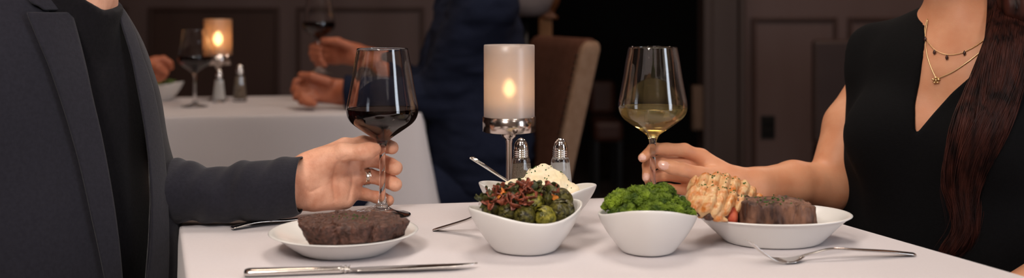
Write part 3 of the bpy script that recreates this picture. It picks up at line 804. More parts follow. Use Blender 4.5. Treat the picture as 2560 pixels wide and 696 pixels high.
# lobster tail: curled ribs of white meat, browned on the ridge
M['lobster'] = mat('roasted_lobster_meat', (.68, .44, .22), .36, c2=(.55, .17, .03), nscale=100, ndetail=7, bump=.7, bscale=260, bdist=.001, sss=.1, mixpos=(.44, .66), spec=.5)
LC = np.array([px2x(1808, 1.20), 1.20, TZ])
lobR = np.array([1, -.15, -.55]); lobR /= np.linalg.norm(lobR)      # direction across the ribs
def f_lob(p):
    d = chain(p, [P(1762, 478, 1.236), P(1805, 480, 1.240), P(1850, 490, 1.245), P(1895, 503, 1.25)], [.0205, .0205, .0165, .009], .01)
    d = smin(d, chain(p, [P(1745, 500, 1.204), P(1790, 505, 1.203), P(1840, 512, 1.206)], [.0155, .0155, .012], .01), .012)
    d = smin(d, chain(p, [P(1739, 519, 1.186), P(1775, 520, 1.184), P(1812, 522, 1.190)], [.0095, .0098, .008], .01), .010)
    s = (p - LC) @ lobR + .0022*vnoise(p, 38, 17)*1.1
    ph = np.abs(np.sin(PI*s/.0115 + .4)); groove = (1 - ph)**1.2
    dd = d + .0044*groove*(.75 + .6*vnoise(p, 30, 21)) - .0010*ph
    leg = chain(p, [P(1800, 528, 1.184), P(1792, 545, 1.180), P(1812, 552, 1.182)], [.006, .0045, .003], .003)
    knob = chain(p, [P(1742, 466, 1.236), P(1738, 458, 1.238)], [.006, .005])
    dd = smin(np.minimum(dd, leg), knob, .002)
    return dd*.8 + fbm(p, 120, 3, 12)*.0016 + fbm(p, 420, 2, 14)*.0006
f_lob = seat_in(OV, f_lob)
V, Fc = sdf_mesh(f_lob, LC-[.09, .06, -.01], LC+[.08, .1, .11], .0011)
o = mk('lobster_tail', V, Fc, M['lobster'], loc=LC); tag(o, 'roasted lobster tail with orange-browned white meat leaning on the thick filet', 'lobster tail')
def top_any(f): return lambda x, y: top_z(f, x, y, .12)
flakes(top_any(f_lob), lambda r: (px2x(1745+r.rand()*150, 1.215), 1.20+r.rand()*.04), 60, .0015, 21, 'chopped_parsley', 'specks of parsley scattered over the lobster tail', 'parsley')
# bits beneath the tail
M['tomato'] = mat('roasted_tomato', (.42, .045, .02), .5, c2=(.55, .12, .05), nscale=90, bump=.5, bscale=300)
M['mushroom'] = mat('dark_mushroom', (.035, .014, .009), .35, c2=(.12, .05, .03), nscale=120, bump=.5, bscale=300)
def lump(name, c, r, m, label, cat, group=None, seed=0, h=.0014, rot=0, amp=.0024):
    cr, sr = math.cos(rot), math.sin(rot); R = np.array([[cr, -sr, 0], [sr, cr, 0], [0, 0, 1]])
    f = lambda p: ell(p, c, r, R)*.9 + fbm(p, 110, 3, seed)*amp
    c = np.array(c); e = max(r)+.006
    V, Fc = sdf_mesh(f, c-e, c+e, h); return tag(mk(name, V, Fc, m, loc=c), label, cat, group)
lump('tomato_wedge', P(1828, 541, 1.196), (.0085, .009, .0115), M['tomato'], 'orange-red roasted tomato wedge wedged between lobster tail and filet', 'tomato', seed=31)
for i, (px, py, dd) in enumerate([(1757, 533, 1.186), (1774, 541, 1.182), (1793, 545, 1.190), (1742, 530, 1.196), (1806, 540, 1.192)]):
    lump('mushroom_piece', P(px, py, dd), (.0085, .0075, .0055), M['mushroom'], 'dark glazed mushroom piece tucked beneath the lobster tail', 'mushroom', 'mushroom pieces under the lobster', seed=40+i, rot=i)

# mashed potato
M['mash'] = mat('mashed_potato', (.86, .72, .46), .55, c2=(.90, .80, .60), nscale=50, bump=.25, bscale=250, sss=.15, bdist=.001)
mc = MBW + np.array([0.002, 0, .036])
lumps_ = [((-.034, .0, .006), .020), ((-.018, -.008, .012), .021), ((0, 0, .016), .023), ((.006, .004, .028), .0165), ((-.006, .003, .026), .0145), ((.020, .002, .018), .020), ((.036, -.002, .006), .017), ((.018, -.016, .008), .017), ((-.010, -.02, .004), .018), ((.012, .016, .01), .02), ((-.02, .014, .008), .02)]
def f_mash(p):
    d = ell(p, mc+[0, 0, -.006], (.054, .038, .018))
    for c, r in lumps_: d = smin(d, cone(p, mc+np.array(c), mc+np.array(c)+[.002, 0, 0], r*.82, r*.82), .006)
    return d*.9 + fbm(p, 85, 3, 51)*.0035 + fbm(p, 300, 2, 52)*.0011
f_mash = seat_in('white wavy-rimmed bowl holding the mashed potato', f_mash)
V, Fc = sdf_mesh(f_mash, mc-[.07, .055, .03], mc+[.07, .055, .06], .0014)
tag(mk('mashed_potato', V, Fc, M['mash'], loc=mc), 'creamy mound of mashed potato piled in the rearmost white bowl', 'mashed potato')
flakes(top_any(f_mash), lambda r: (mc[0]+r.randn()*.018, mc[1]+r.randn()*.014), 55, .0014, 60, 'chopped_parsley', 'parsley flakes scattered on the mashed potato', 'parsley')

# broccoli florets
M['broc'] = mat('broccoli_crown', (.014, .045, .002), .5, c2=(.26, .38, .02), nscale=34, ndetail=4, bump=1.0, bscale=650, bdist=.0018, voro=True, spec=.35, mixpos=(.35, .7))
M['stalk'] = mat('broccoli_stalk', (.20, .38, .05), .5, c2=(.28, .46, .09), nscale=60)
def floret_mesh(seed, R=.0165):
    rs = np.random.RandomState(seed); sp = []
    n = 24
    for i in range(n):
        z = 1 - (i+.5)/n*1.15; ph = i*2.39996; s = math.sqrt(max(0, 1-z*z))
        rr = R*(.76+.22*rs.rand()); sp.append((np.array([s*math.cos(ph)*rr, s*math.sin(ph)*rr, z*rr*.72]), R*(.20+.14*rs.rand())))
    def f(p):
        d = ell(p, (0, 0, 0), (R*.78, R*.78, R*.55))
        for c, r in sp: d = smin(d, np.sqrt(((p-c)**2).sum(1)) - r, .0012)
        return d*.9 + vnoise(p, 650, seed)*.0016 + vnoise(p, 1500, seed+3)*.0009
    return sdf_mesh(f, [-R*1.35]*3, [R*1.35]*3, .00105, smooth=0)
protos = []
for s in range(3):
    V, Fc = floret_mesh(70+s)
    o = tag(mk('broccoli_floret', V, Fc, M['broc']), 'bright green steamed broccoli floret piled in the white bowl at centre right', 'broccoli', 'broccoli florets')
    b = MB(); 
    V1, F1 = sweep([(0, 0, -.002), (0, 0, -.008), (.001, 0, -.015)], [.0075, .0052, .0058], n=12); b.add(V1, F1)
    for k in range(5):
        a = 2*PI*k/5; V1, F1 = sweep([(0, 0, -.012), (.005*math.cos(a), .005*math.sin(a), -.006), (.0095*math.cos(a), .0095*math.sin(a), -.001)], [.003, .0028, .003], n=8); b.add(V1, F1)
    b.build('stalk', M['stalk'], o, smooth=True); protos.append(o)
spots = [(-.033, -.008, .053, .85), (-.021, -.026, .055, 1.05), (.000, -.027, .062, 1.0), (.020, -.024, .056, 1.05), (.038, -.010, .049, .95),
         (-.031, .008, .064, 1.15), (-.012, -.006, .074, 1.2), (.012, -.006, .070, 1.1), (.031, .004, .062, 1.0),
         (-.022, .024, .066, 1.15), (.000, .014, .073, 1.15), (.020, .012, .082, .80), (.028, .022, .064, .9), (.004, .032, .060, 1.0), (-.010, .034, .058, 1.0), (-.003, -.020, .070, .85)]
for i, (x, y, z, s) in enumerate(spots):
    o = protos[i] if i < 3 else copy_tree(protos[i % 3])
    o.location = tuple(BR + np.array([x, y, .044 + (z-.053)*.80 - .001])); o.scale = (s*.92,)*3
    tx, ty = y*-9, x*9
    o.rotation_euler = (tx + (hsh(i)-.5)*.5, ty + (hsh(i, 1)-.5)*.5, hsh(i, 2)*6.28)

# brussels sprouts, bacon and carrot
M['sprout'] = mat('roasted_sprout', (.060, .062, .008), .36, c2=(.30, .26, .030), nscale=180, ndetail=7, bump=1, bscale=110, bdist=.004, spec=.5, mixpos=(.38, .66))
M['sproutd'] = mat('charred_sprout', (.018, .016, .006), .34, c2=(.13, .115, .022), nscale=180, ndetail=7, bump=1, bscale=110, bdist=.004, spec=.5)
M['bacon'] = mat('crisp_bacon', (.085, .018, .010), .34, c2=(.34, .085, .042), nscale=240, ndetail=4, bump=.6, bscale=400, spec=.55, mixpos=(.4, .66))
M['carrot'] = mat('roasted_carrot', (.55, .13, .015), .4, c2=(.65, .22, .03), nscale=70)
def sprout_mesh(seed):
    rs = np.random.RandomState(seed); R = .0135; V = []; Fc = []
    b = MB()
    # overlapping cupped leaves round a core
    V1, F1 = lathe([(0, -R*.95), (R*.5, -R*.82), (R*.85, -R*.3), (R*.88, R*.2), (R*.55, R*.75), (0, R*.92)], 20, cap=False); b.add(V1, F1)
    for k in range(9):
        a0 = k*2.4 + rs.rand()*.3; lay = 1.0 + .035*k/2; n1, n2 = 9, 8; Vl = []; Fl = []
        for sgn in (1, .94):
            for i in range(n1):
                for j in range(n2):
                    lat = -1.2 + 2.1*i/(n1-1) - .03*k; w_ = .85*math.sin(PI*(.12+.80*i/(n1-1)))
                    lon = a0 + (j/(n2-1)-.5)*2*w_; rr = R*lay*sgn*(1 + .05*(i/(n1-1))**3)
                    Vl.append((rr*math.cos(lat)*math.cos(lon), rr*math.cos(lat)*math.sin(lon), rr*math.sin(lat)))
        for i in range(n1-1):
            for j in range(n2-1):
                q = i*n2+j; Fl.append((q, q+1, q+n2+1, q+n2)); q += n1*n2; Fl.append((q, q+n2, q+n2+1, q+1))
        nb = n1*n2
        for i in range(n1-1): Fl += [(i*n2, (i+1)*n2, nb+(i+1)*n2, nb+i*n2), (i*n2+n2-1, nb+i*n2+n2-1, nb+(i+1)*n2+n2-1, (i+1)*n2+n2-1)]
        for j in range(n2-1): q = (n1-1)*n2+j; Fl.append((q, q+1, nb+q+1, nb+q))
        b.add(Vl, Fl)
    return b
sp_protos = []
for s in range(2):
    o = sprout_mesh(90+s).build('brussels_sprout', M['sprout' if s == 0 else 'sproutd'], smooth=True)
    tag(o, ['glossy yellow-green roasted brussels sprout in the foremost bowl with bacon', 'dark charred roasted brussels sprout in the foremost bowl with bacon'][s], 'brussels sprout', 'roasted brussels sprouts'); subs(o, 1); sp_protos.append(o)
sps = [(.020, -.030, .0425, 0), (-.002, -.031, .0445, 1), (.044, -.009, .0455, 1), (.038, -.020, .049, 1), (-.020, -.028, .048, 1), (-.038, -.016, .050, 1), (-.034, .004, .055, 1), (-.02, -.012, .057, 1), (.008, -.010, .055, 0), (.028, .004, .059, 1), (.022, .018, .058, 1), (-.002, .018, .060, 1), (-.024, .020, .057, 1), (.040, .010, .055, 1)]
for i, (x, y, z, kd) in enumerate(sps):
    o = sp_protos[kd] if (i == 0 or i == 1) else copy_tree(sp_protos[kd])
    o.location = tuple(BB + np.array([x, y, z])); o.rotation_euler = (hsh(i)*6, hsh(i, 1)*6, hsh(i, 2)*6); s = .78+.22*hsh(i, 3); o.scale = (s, s, s)
def strip(seed, m, name, L, wd):
    rs = np.random.RandomState(seed); pts = [np.zeros(3)]; dr_ = rs.randn(3); dr_[2] *= .4; dr_ /= np.linalg.norm(dr_)
    for k in range(5): dr_ = dr_ + rs.randn(3)*.35; dr_ /= np.linalg.norm(dr_); pts.append(pts[-1]+dr_*L/5)
    pts = np.array(pts); pts -= pts.mean(0); q = spline(pts, 18)
    wv = wd*(.75+.35*np.sin(np.linspace(0, 9, 18)+seed)); wv[0] *= .5; wv[-1] *= .5
    upv = np.stack([np.sin(np.linspace(0, 3, 18)+seed)*.8, np.cos(np.linspace(0, 2, 18))*.6, np.ones(18)], 1)
    V, Fc = sweep(q, wv, .0008, 12, up=upv, pw=2.6); return mk(name, V, Fc, m)
bprot = [tag(strip(s, M['bacon'], 'bacon_strip', .019, .0042), 'crisp dark red bacon piece scattered over the brussels sprouts', 'bacon', 'bacon pieces on the sprouts') for s in range(5)]
rs = np.random.RandomState(5)
for i in range(78):
    o = bprot[i] if i < 5 else copy_tree(bprot[i % 5])
    x = rs.uniform(-.044, .036); y = rs.uniform(-.036, .030)
    if x > .010 and y < -.012: x -= .035
    z = .064 + .008*math.cos(x*30)*math.cos(y*34) + rs.uniform(-.003, .004) - .35*max(0, -y-.016) - .05*abs(x+.002)
    o.location = tuple(BB + np.array([x, y, z])); o.rotation_euler = (rs.uniform(-.6, .6), rs.uniform(-.6, .6), rs.uniform(0, 6.28)); o.scale = (rs.uniform(.7, 1.15),)*3
cprot = None
for i, (x, y, z, r) in enumerate([(-.030, -.018, .066, .3), (-.018, -.024, .058, 1.2), (.030, -.008, .064, 2.0)]):
    if cprot is None: o = cprot = tag(strip(33, M['carrot'], 'carrot_slice', .020, .0048), 'orange roasted carrot slice among the bacon and brussels sprouts', 'carrot', 'carrot slices on the sprouts')
    else: o = copy_tree(cprot)
    o.location = tuple(BB + np.array([x, y, z])); o.rotation_euler = (.2, .2, r)

M['wilt'] = mat('charred_leaf', (.012, .014, .005), .4, c2=(.085, .090, .018), nscale=85, ndetail=5, bump=.8, bscale=250, bdist=.002)
wprot = [tag(strip(s+20, M['wilt'], 'sprout_leaf', .018, .0075), 'loose dark charred sprout leaf among the bacon in the foremost bowl', 'sprout leaf', 'loose charred sprout leaves') for s in range(3)]
rs = np.random.RandomState(15)
for i in range(22):
    o = wprot[i] if i < 3 else copy_tree(wprot[i % 3])
    x = rs.uniform(-.050, .040); y = rs.uniform(-.026, .030)
    z = .066 + .006*math.cos(x*30) - .30*max(0, -y-.012) - .10*max(0, abs(x)-.03)
    o.location = tuple(BB + np.array([x, y, z])); o.rotation_euler = (rs.uniform(-.9, .9), rs.uniform(-.9, .9), rs.uniform(0, 6.28)); o.scale = (rs.uniform(.7, 1.1),)*3
# ---------------------------------------------------------------- people
def hand_sdf(palm, fingers, kp=.012, kf=.009, kc=.0035, knuck=None):
    """palm: list of (a,b,ra,rb); fingers: list of (points, radii). Fingers stay apart from each other."""
    def f(p):
        d = None
        for a, b, ra, rb in palm:
            c = cone(p, a, b, ra, rb); d = c if d is None else smin(d, c, kp)
        out = d
        for pts, rs in fingers:
            out = np.minimum(out, smin(d, chain(p, pts, rs, kc), kf))
        return out
    return f
def bodyobj(name, f, lo, hi, h, mats, parent, nails=None, loc=None):
    V, Fc = sdf_mesh(f, lo, hi, h)
    o = mk(name, V, Fc, mats, parent)
    if nails:
        cen = V[Fc].mean(1); idx = np.zeros(len(Fc), np.int32)
        for fn in nails: idx[fn(cen)] = 1
        o.data.polygons.foreach_set('material_index', idx)
    return o
def face(q, d, c, r):
    """eye sockets, eyeballs, brow and lips on a head ellipsoid with centre c and radii r"""
    cx, cy, cz = c; rx, ry, rz = r; yf = cy + ry
    for s in (-1, 1):
        d = smax(d, -ell(q, (s*.032, yf+.004, cz+.012), (.018, .016, .010)), .010)
        d = smin(d, ell(q, (s*.032, yf-.020, cz+.012), (.0125, .0125, .0125)), .002)
        d = smin(d, cone(q, (s*.018, yf-.006, cz+.030), (s*.046, yf-.018, cz+.030), .0045, .0035), .008)
    zl = cz - rz*.62; yl = yf + .008
    d = smin(d, cone(q, (-.018, yl-.012, zl+.003), (.018, yl-.012, zl+.003), .0055, .0055), .006)
    d = smin(d, cone(q, (-.014, yl-.012, zl-.006), (.014, yl-.012, zl-.006), .0065, .0065), .006)
    return smax(d, -cone(q, (-.020, yl-.004, zl-.001), (.020, yl-.004, zl-.001), .0018, .0018), .002)
def ax(center, R):
    return lambda x, y, z: np.asarray(center) + R @ np.array([x, y, z])

# ======== near man (left edge): torso turned towards the table
mR = basis(math.cos(math.radians(-35)), math.sin(math.radians(-35)))   # columns side(right), front, up
mC = np.array([-.605, 1.315, 0.0])
mA = ax(mC, mR)
def mq(p):
    q = (p - mC) @ mR
    k = np.interp(q[:, 2], [.60, .70, .76, .83, .90, .95, 1.0, 1.04, 1.08], [1.0, 1.0, .95, .86, .76, .67, .64, .62, .62])
    q[:, 0] = np.where(q[:, 0] < 0, q[:, 0]/k, q[:, 0]); return q
def man_torso(p):
    q = mq(p)
    d = ell(q, (0, .000, .86), (.170, .118, .24))
    d = smin(d, ell(q, (0, .010, .68), (.155, .128, .22)), .06)
    d = smin(d, chain(q, [(-.095, .0, .955), (-.06, 0, 1.01), (.06, 0, 1.03), (.150, -.02, 1.035)], [.045, .055, .06, .066], .03), .05)
    for s in (-1, 1): d = smin(d, ell(q, (s*.075, .060, .93), (.085, .055, .09)), .04)
    return d
neck0 = mA(0, .062, 1.01); neck1 = mA(0, .095, 1.14)
def man_neck(p):
    d = cone(p, neck0, neck1, .062, .057)
    q = (p - mC) @ mR
    hd = ell(q, (0, .090, 1.235), (.074, .095, .115))
    jaw = ell(q, (0, .128, 1.165), (.050, .053, .043))
    nose = cone(q, (0, .180, 1.255), (0, .203, 1.215), .009, .014)
    ears = np.minimum(ell(q, (-.077, .080, 1.225), (.010, .020, .032)), ell(q, (.077, .080, 1.225), (.010, .020, .032)))
    hd = smin(smin(smin(hd, jaw, .03), nose, .012), ears, .006)
    hd = face(q, hd, (0, .090, 1.235), (.074, .095, .115))
    return smin(d, hd, .03)
# far (left) arm to the glass
aS = mA(-.100, -.02, .94); aE = np.array([-.525, 1.37, .790]); aW = P(752, 462, 1.365)
nS = mA(.185, -.02, 1.01); nE = mA(.245, -.02, .76); nW = mA(.24, .14, .60)
# hand joints (palm faces the viewer, thumb in front of the stem)
D0 = 1.405
W0 = P(742, 462, 1.372)
Wt = P(752, 428, 1.372); Wb = P(752, 492, 1.372)
mi = P(862, 372, 1.412); mm = P(882, 408, 1.418); mr = P(888, 446, 1.416); ml = P(878, 482, 1.408)
palm_m = [(Wt, mi, .0185, .0150), (P(748, 455, 1.376), mm, .0205, .0130), (P(750, 478, 1.374), mr, .0200, .0118), (Wb, ml, .0180, .0115),
          (P(790, 470, 1.384), P(842, 470, 1.398), .0235, .0200), (P(775, 425, 1.376), P(838, 402, 1.384), .0215, .0190),
          (P(790, 500, 1.380), P(862, 500, 1.398), .0130, .0125), (P(690, 462, 1.345), W0, .0300, .0255)]
fing_m = [
    ([P(800, 410, 1.378), P(858, 382, 1.372), P(903, 381, 1.368), P(922, 377, 1.370), P(937, 373, 1.3735)], [.0200, .0130, .0108, .0110, .0086]),       # thumb
    ([mi, P(908, 358, 1.424), P(948, 360, 1.424), P(966, 366, 1.418), P(980, 370, 1.410)], [.0125, .0098, .0094, .0094, .0092]),
    ([mm, P(928, 400, 1.428), P(960, 407, 1.427), P(975, 413, 1.421), P(988, 421, 1.412)], [.0112, .0098, .0096, .0098, .0102]),
    ([mr, P(926, 441, 1.427), P(958, 448, 1.427), P(974, 454, 1.421), P(988, 462, 1.412)], [.0104, .0095, .0094, .0096, .0098]),
    ([ml, P(912, 487, 1.420), P(942, 494, 1.424), P(958, 498, 1.420), P(971, 502, 1.412)], [.0096, .0080, .0080, .0082, .0082])]
fh_m = hand_sdf(palm_m, fing_m, .012, .004, .004)
creases = [[P(868, 392, 1.372), P(845, 405, 1.372), P(832, 450, 1.372), P(838, 500, 1.378)],
           [P(903, 400, 1.40), P(885, 425, 1.395), P(880, 460, 1.39), P(872, 500, 1.392)],
           [P(840, 398, 1.366), P(858, 407, 1.366), P(880, 402, 1.37)], [P(760, 470, 1.37), P(775, 480, 1.37), P(800, 470, 1.37)], [P(978, 395, 1.4), P(974, 408, 1.4), P(972, 426, 1.4)], [P(977, 440, 1.4), P(972, 452, 1.4), P(970, 468, 1.4)]]
def hand_m(p):
    d = fh_m(p)
    m_ = np.abs(d) < .006
    if m_.any():
        q = p[m_]; g = np.zeros(len(q))
        for c in creases:
            pts = spline(c, 9)
            px, py = proj(q); cx, cy = proj(pts)
            dm = np.full(len(q), 1e9)
            for i in range(8):
                vx, vy = cx[i+1]-cx[i], cy[i+1]-cy[i]; L2 = vx*vx+vy*vy
                t = np.clip(((px-cx[i])*vx + (py-cy[i])*vy)/L2, 0, 1)
                dm = np.minimum(dm, np.hypot(px-cx[i]-t*vx, py-cy[i]-t*vy))
            g = np.maximum(g, np.exp(-(dm/3.2)**2)*.0013*(q[:, 1] < 1.405))
        d = d.copy(); d[m_] += g + fbm(q, 60, 2, 77)*.0007
    return d
def man_body(p):
    d = smin(man_torso(p) + .004, man_neck(p), .03)
    d = smin(d, chain(p, [aS, aE], [.042, .034]), .03)
    d = smin(d, chain(p, [aE, P(600, 476, 1.335), P(700, 463, 1.352)], [.026, .026, .027]), .01)
    d = smin(d, chain(p, [nS, nE, nW], [.052, .042, .032]), .03)
    far = p[:, 0] > -.34
    if far.any():
        d = d.copy(); d[far] = smin(d[far], hand_m(p[far]), .01)
    return d
MAN = thing('person', (mC[0], mC[1], .45), 'person at the left edge in a charcoal jacket and black shirt, holding red wine', 'person')
bodyobj('body', man_body, (-1.0, .95, .55), (-.12, 1.72, 1.40), .0017, M['skin_m'], MAN)
# ring
rc = P(915, 441.5, 1.4255); rdir = P(928, 442, 1.427) - P(888, 446, 1.416); rdir /= np.linalg.norm(rdir)
s1 = np.cross(rdir, (0, 1, 0)); s1 /= np.linalg.norm(s1); s2 = np.cross(s1, rdir)
V = []; Fc = []; n = 48
prf = [(-.0042, .0098), (-.0040, .0116), (-.0030, .0121), (-.0020, .0118), (0, .0119), (.0020, .0118), (.0030, .0121), (.0040, .0116), (.0042, .0098)]
for (t_, r_) in prf:
    for j in range(n): a = 2*PI*j/n; V.append(rc + rdir*t_ + (s1*math.cos(a) + s2*math.sin(a))*r_)
for i in range(len(prf)):
    i2 = (i+1) % len(prf)
    for j in range(n): k = (j+1) % n; Fc.append((i*n+j, i*n+k, i2*n+k, i2*n+j))
mk('wedding_ring', V, Fc, M['ring'], MAN)
# shirt
def man_shirt(p):
    q = (p - mC) @ mR
    d = man_torso(p) - .003
    d = smin(d, cone(p, neck0, mA(0, .080, 1.075), .068, .0655), .02)
    return smax(d, q[:, 2] - 1.060 + .28*q[:, 1] - .55*np.clip(q[:, 0]+.015, 0, .06), .004) + fbm(p*np.array([1, 1, .4]), 14, 2, 81)*.003
def shirt_shell(p): return np.maximum(man_shirt(p), -(man_shirt(p)+.006))
bodyobj('shirt', man_shirt, (-1.0, .95, .62), (-.12, 1.72, 1.16), .004, M['shirt'], MAN)
# jacket shell with open front
Lx = lambda py: np.interp(py, [-300, -10, 100, 200, 300, 400, 500, 600, 700, 900], [150, 163, 190, 214, 240, 262, 282, 295, 304, 318])
Rx = lambda py: np.interp(py, [-300, 10, 60, 120, 200, 300, 400, 500, 600, 700, 900], [290, 303, 310, 326, 344, 360, 370, 374, 370, 362, 345])
def jacket_solid(p):
    d = man_torso(p) - .014
    q = mq(p)
    d = smin(d, chain(q, [(-.098, .0, .955), (-.05, -.01, 1.01), (.06, -.01, 1.025), (.155, -.02, 1.03)], [.054, .068, .078, .082], .03), .05)
    d = smin(d, ell(q, (-.01, .015, .70), (.188, .146, .30)), .05)
    d = smin(d, chain(p, [aS, aE + np.array([0, 0, .005])], [.054, .050]), .03)
    d = smin(d, chain(p, [nS, nE, nW], [.072, .056, .05]), .03)
    return (d + fbm(p*np.array([1, 1, .35]), 9, 2, 85)*.006)*.85
def jacket_f(p):
    q = (p - mC) @ mR; s = jacket_solid(p)
    d = np.maximum(s, -(s + .010))
    px, py = proj(p)
    sc_ = p[:, 1]/F
    op = np.maximum(Lx(py) - px, px - Rx(py))*sc_          # negative inside the opening
    op = np.where(q[:, 1] > .0, op, .05)
    d = smax(d, -op, .004)
    nk = np.sqrt(q[:, 0]**2 + (q[:, 1]-.045)**2) - .080; nk = np.where(q[:, 2] > .98, nk, .05)
    return np.maximum(d, -nk)
jlo, jhi = np.array([-1.02, .93, .60]), np.array([-.20, 1.75, 1.16])
JK = bodyobj('jacket', jacket_f, jlo, jhi, .0034, M['jacket'], MAN)
def conform(name, rows, f, thick, off, matl, parent, nu=14, nv=70, edge=.8, d0=.8, d1=1.7, lift=None):
    """a cloth panel laid over the surface f; rows = (py, left, right) in the photo's frame, its own thickness"""
    rows = np.array(rows, float); py = np.linspace(0, 1, nv)
    R_ = spline(rows, nv); V = []
    U = np.linspace(0, 1, nu)
    PX = R_[:, 1][:, None] + (R_[:, 2]-R_[:, 1])[:, None]*U; PY = np.repeat(R_[:, 0][:, None], nu, 1)
    dd = ray_d(f, PX.ravel(), PY.ravel(), d0, d1, off)
    V = np.stack([(PX.ravel()-CXP)/F*dd, dd, CAMZ-(PY.ravel()-HOR)/F*dd], 1)
    Fc = []
    for i in range(nv-1):
        for j in range(nu-1):
            a_ = i*nu+j; Fc.append((a_, a_+nu, a_+nu+1, a_+1))
    o = mk(name, V, Fc, matl, parent)
    so = o.modifiers.new('thick', 'SOLIDIFY'); so.thickness = thick; so.offset = -1
    o.modifiers.new('b', 'BEVEL').width = thick*.3
    return o
jf = lambda p: jacket_solid(p)
lap = conform('lapel', [(30, 68, 182), (80, 88, 196), (160, 122, 216), (240, 150, 233), (340, 181, 256), (440, 207, 275), (540, 229, 291), (640, 251, 303), (760, 275, 313)], jf, .0030, .0095, M['jacket'], JK)
lap2 = conform('collar', [(-120, 40, 150), (-60, 52, 158), (0, 76, 172), (14, 98, 176), (24, 112, 180)], jf, .0030, .0058, M['jacket'], JK, nv=30)
lap3 = conform('lapel', [(6, 292, 300), (60, 306, 330), (140, 330, 358), (220, 346, 384), (320, 364, 404), (420, 376, 416), (520, 381, 422), (640, 377, 424), (760, 362, 420)], jf, .003, .0055, M['jacket'], JK)
# forearm sleeve with folds, seam and open cuff
ks = [(420, 398, 562, 1.335), (440, 396, 561, 1.332), (464, 405, 561, 1.330), (500, 414, 561, 1.329), (530, 418, 560.5, 1.329), (575, 415, 560, 1.330), (612, 404, 559.5, 1.331), (660, 400, 558, 1.334), (705, 396, 554, 1.340), (735, 394, 547, 1.345), (752, 392, 539, 1.348)]
kk = spline(np.array(ks), 90); 
cen = []; rz_ = []
for px, t_, b_, d in kk:
    dc = d; zt = CAMZ-(t_-HOR)/F*dc; zb = CAMZ-(b_-HOR)/F*(dc-.012); zb = max(zb, TZ+.0008)
    cen.append([(px-CXP)/F*dc, dc, (zt+zb)/2]); rz_.append((zt-zb)/2)
cen = np.array(cen); rz_ = np.array(rz_); ry_ = rz_*1.02
n = 72; V = []; Fc = []
m_ = len(cen)
def sl_pt(i, a, rr):
    px = kk[i, 0]; x = math.cos(a); z = math.sin(a)
    fold = .0022*math.sin(px/19+2.2*math.sin(a*1.0+.8)) *(.3+.7*abs(math.sin(px/70+a))) + .0012*math.sin(px/9.+3*a)
    fold *= min(1, max(0, (745-px)/70))
    seam = -.0011*math.exp(-((a - (PI+.02))/.035)**2)
    r_ = 1 + (fold + seam + rr)/.04
    sk = 0      # cuff slants: longer below
    zz = cen[i, 2] + rz_[i]*r_*z
    return [cen[i, 0] + sk, cen[i, 1] + ry_[i]*r_*x, max(zz, TZ+.0006)]
for i in range(m_):
    for j in range(n): V.append(sl_pt(i, 2*PI*j/n, 0))
for i in range(m_-1, m_-26, -1):
    for j in range(n): V.append(sl_pt(i, 2*PI*j/n, -.0026 if i < m_-1 else -.0022))
rows_ = m_ + 25
for i in range(rows_-1):
    for j in range(n): k = (j+1) % n; Fc.append((i*n+j, i*n+k, (i+1)*n+k, (i+1)*n+j))
sv = mk('sleeve', V, Fc, [M['jacket'], M['lining']], JK)
sv.data.polygons.foreach_set('material_index', [1 if k//n >= m_ else 0 for k in range(len(Fc))])
def man_hair(p):
    q = (p - mC) @ mR
    d = smax(ell(q, (0, .080, 1.262), (.082, .102, .106)), -ell(q, (0, .165, 1.205), (.085, .075, .095)), .015)
    return d + .0012*np.sin(60*np.arctan2(q[:, 0], q[:, 1]))
bodyobj('hair', man_hair, (-.75, 1.1, 1.1), (-.38, 1.45, 1.42), .004, M['hair'], MAN)
# trousers and shoes under the table
def man_legs(p):
    q = (p - mC) @ mR; d = ell(q, (0, -.01, .56), (.17, .13, .12))
    for s in (-1, 1): d = smin(d, chain(q, [(s*.09, 0, .54), (s*.12, .40, .52), (s*.12, .42, .10)], [.085, .065, .05]), .04)
    return d
bodyobj('trousers', man_legs, (-1.0, .6, .04), (.1, 1.8, .66), .012, M['lining'], MAN)
def shoes(p):
    q = (p - mC) @ mR; d = None
    for s in (-1, 1):
        c = cone(q, (s*.12, .41, .045), (s*.13, .56, .035), .042, .034); d = c if d is None else np.minimum(d, c)
    return d
bodyobj('shoes', shoes, (-1.0, .5, -.01), (.2, 1.8, .12), .008, bk, MAN)
# ======== near woman (right edge)
fR = basis(-.70, -.71)
fC = np.array([.630, 1.440, 0.0])
fA = ax(fC, fR)           # +x is her right-hand side (away from the viewer)
wS = np.array([.540, 1.568, .900]); wE = P(2078, 462, 1.53); wW = P(1812, 458, 1.462)
def w_torso(p):
    q = (p - fC) @ fR
    d = ell(q, (0, -.005, .865), (.142, .095, .175))
    d = smin(d, ell(q, (0, .0, .68), (.130, .100, .17)), .06)
    d = smin(d, cone(q, (-.135, -.02, .955), (.135, -.02, .955), .045, .045), .05)
    for s in (-1, 1): d = smin(d, ell(q, (s*.068, .068, .850), (.066, .058, .066)), .035)
    d = smin(d, ell(q, (0, .03, .945), (.10, .050, .05)), .04)
    return d
wn0 = fA(0, .0, .955); wn1 = fA(0, .020, 1.10)
def w_neck(p):
    q = (p - fC) @ fR
    d = cone(p, wn0, wn1, .050, .048)
    hd = ell(q, (0, .045, 1.185), (.070, .088, .108)); jaw = ell(q, (0, .085, 1.112), (.044, .046, .036))
    nose = cone(q, (0, .130, 1.205), (0, .150, 1.165), .008, .011)
    return smin(d, face(q, smin(smin(hd, jaw, .03), nose, .01), (0, .045, 1.185), (.070, .088, .108)), .025)
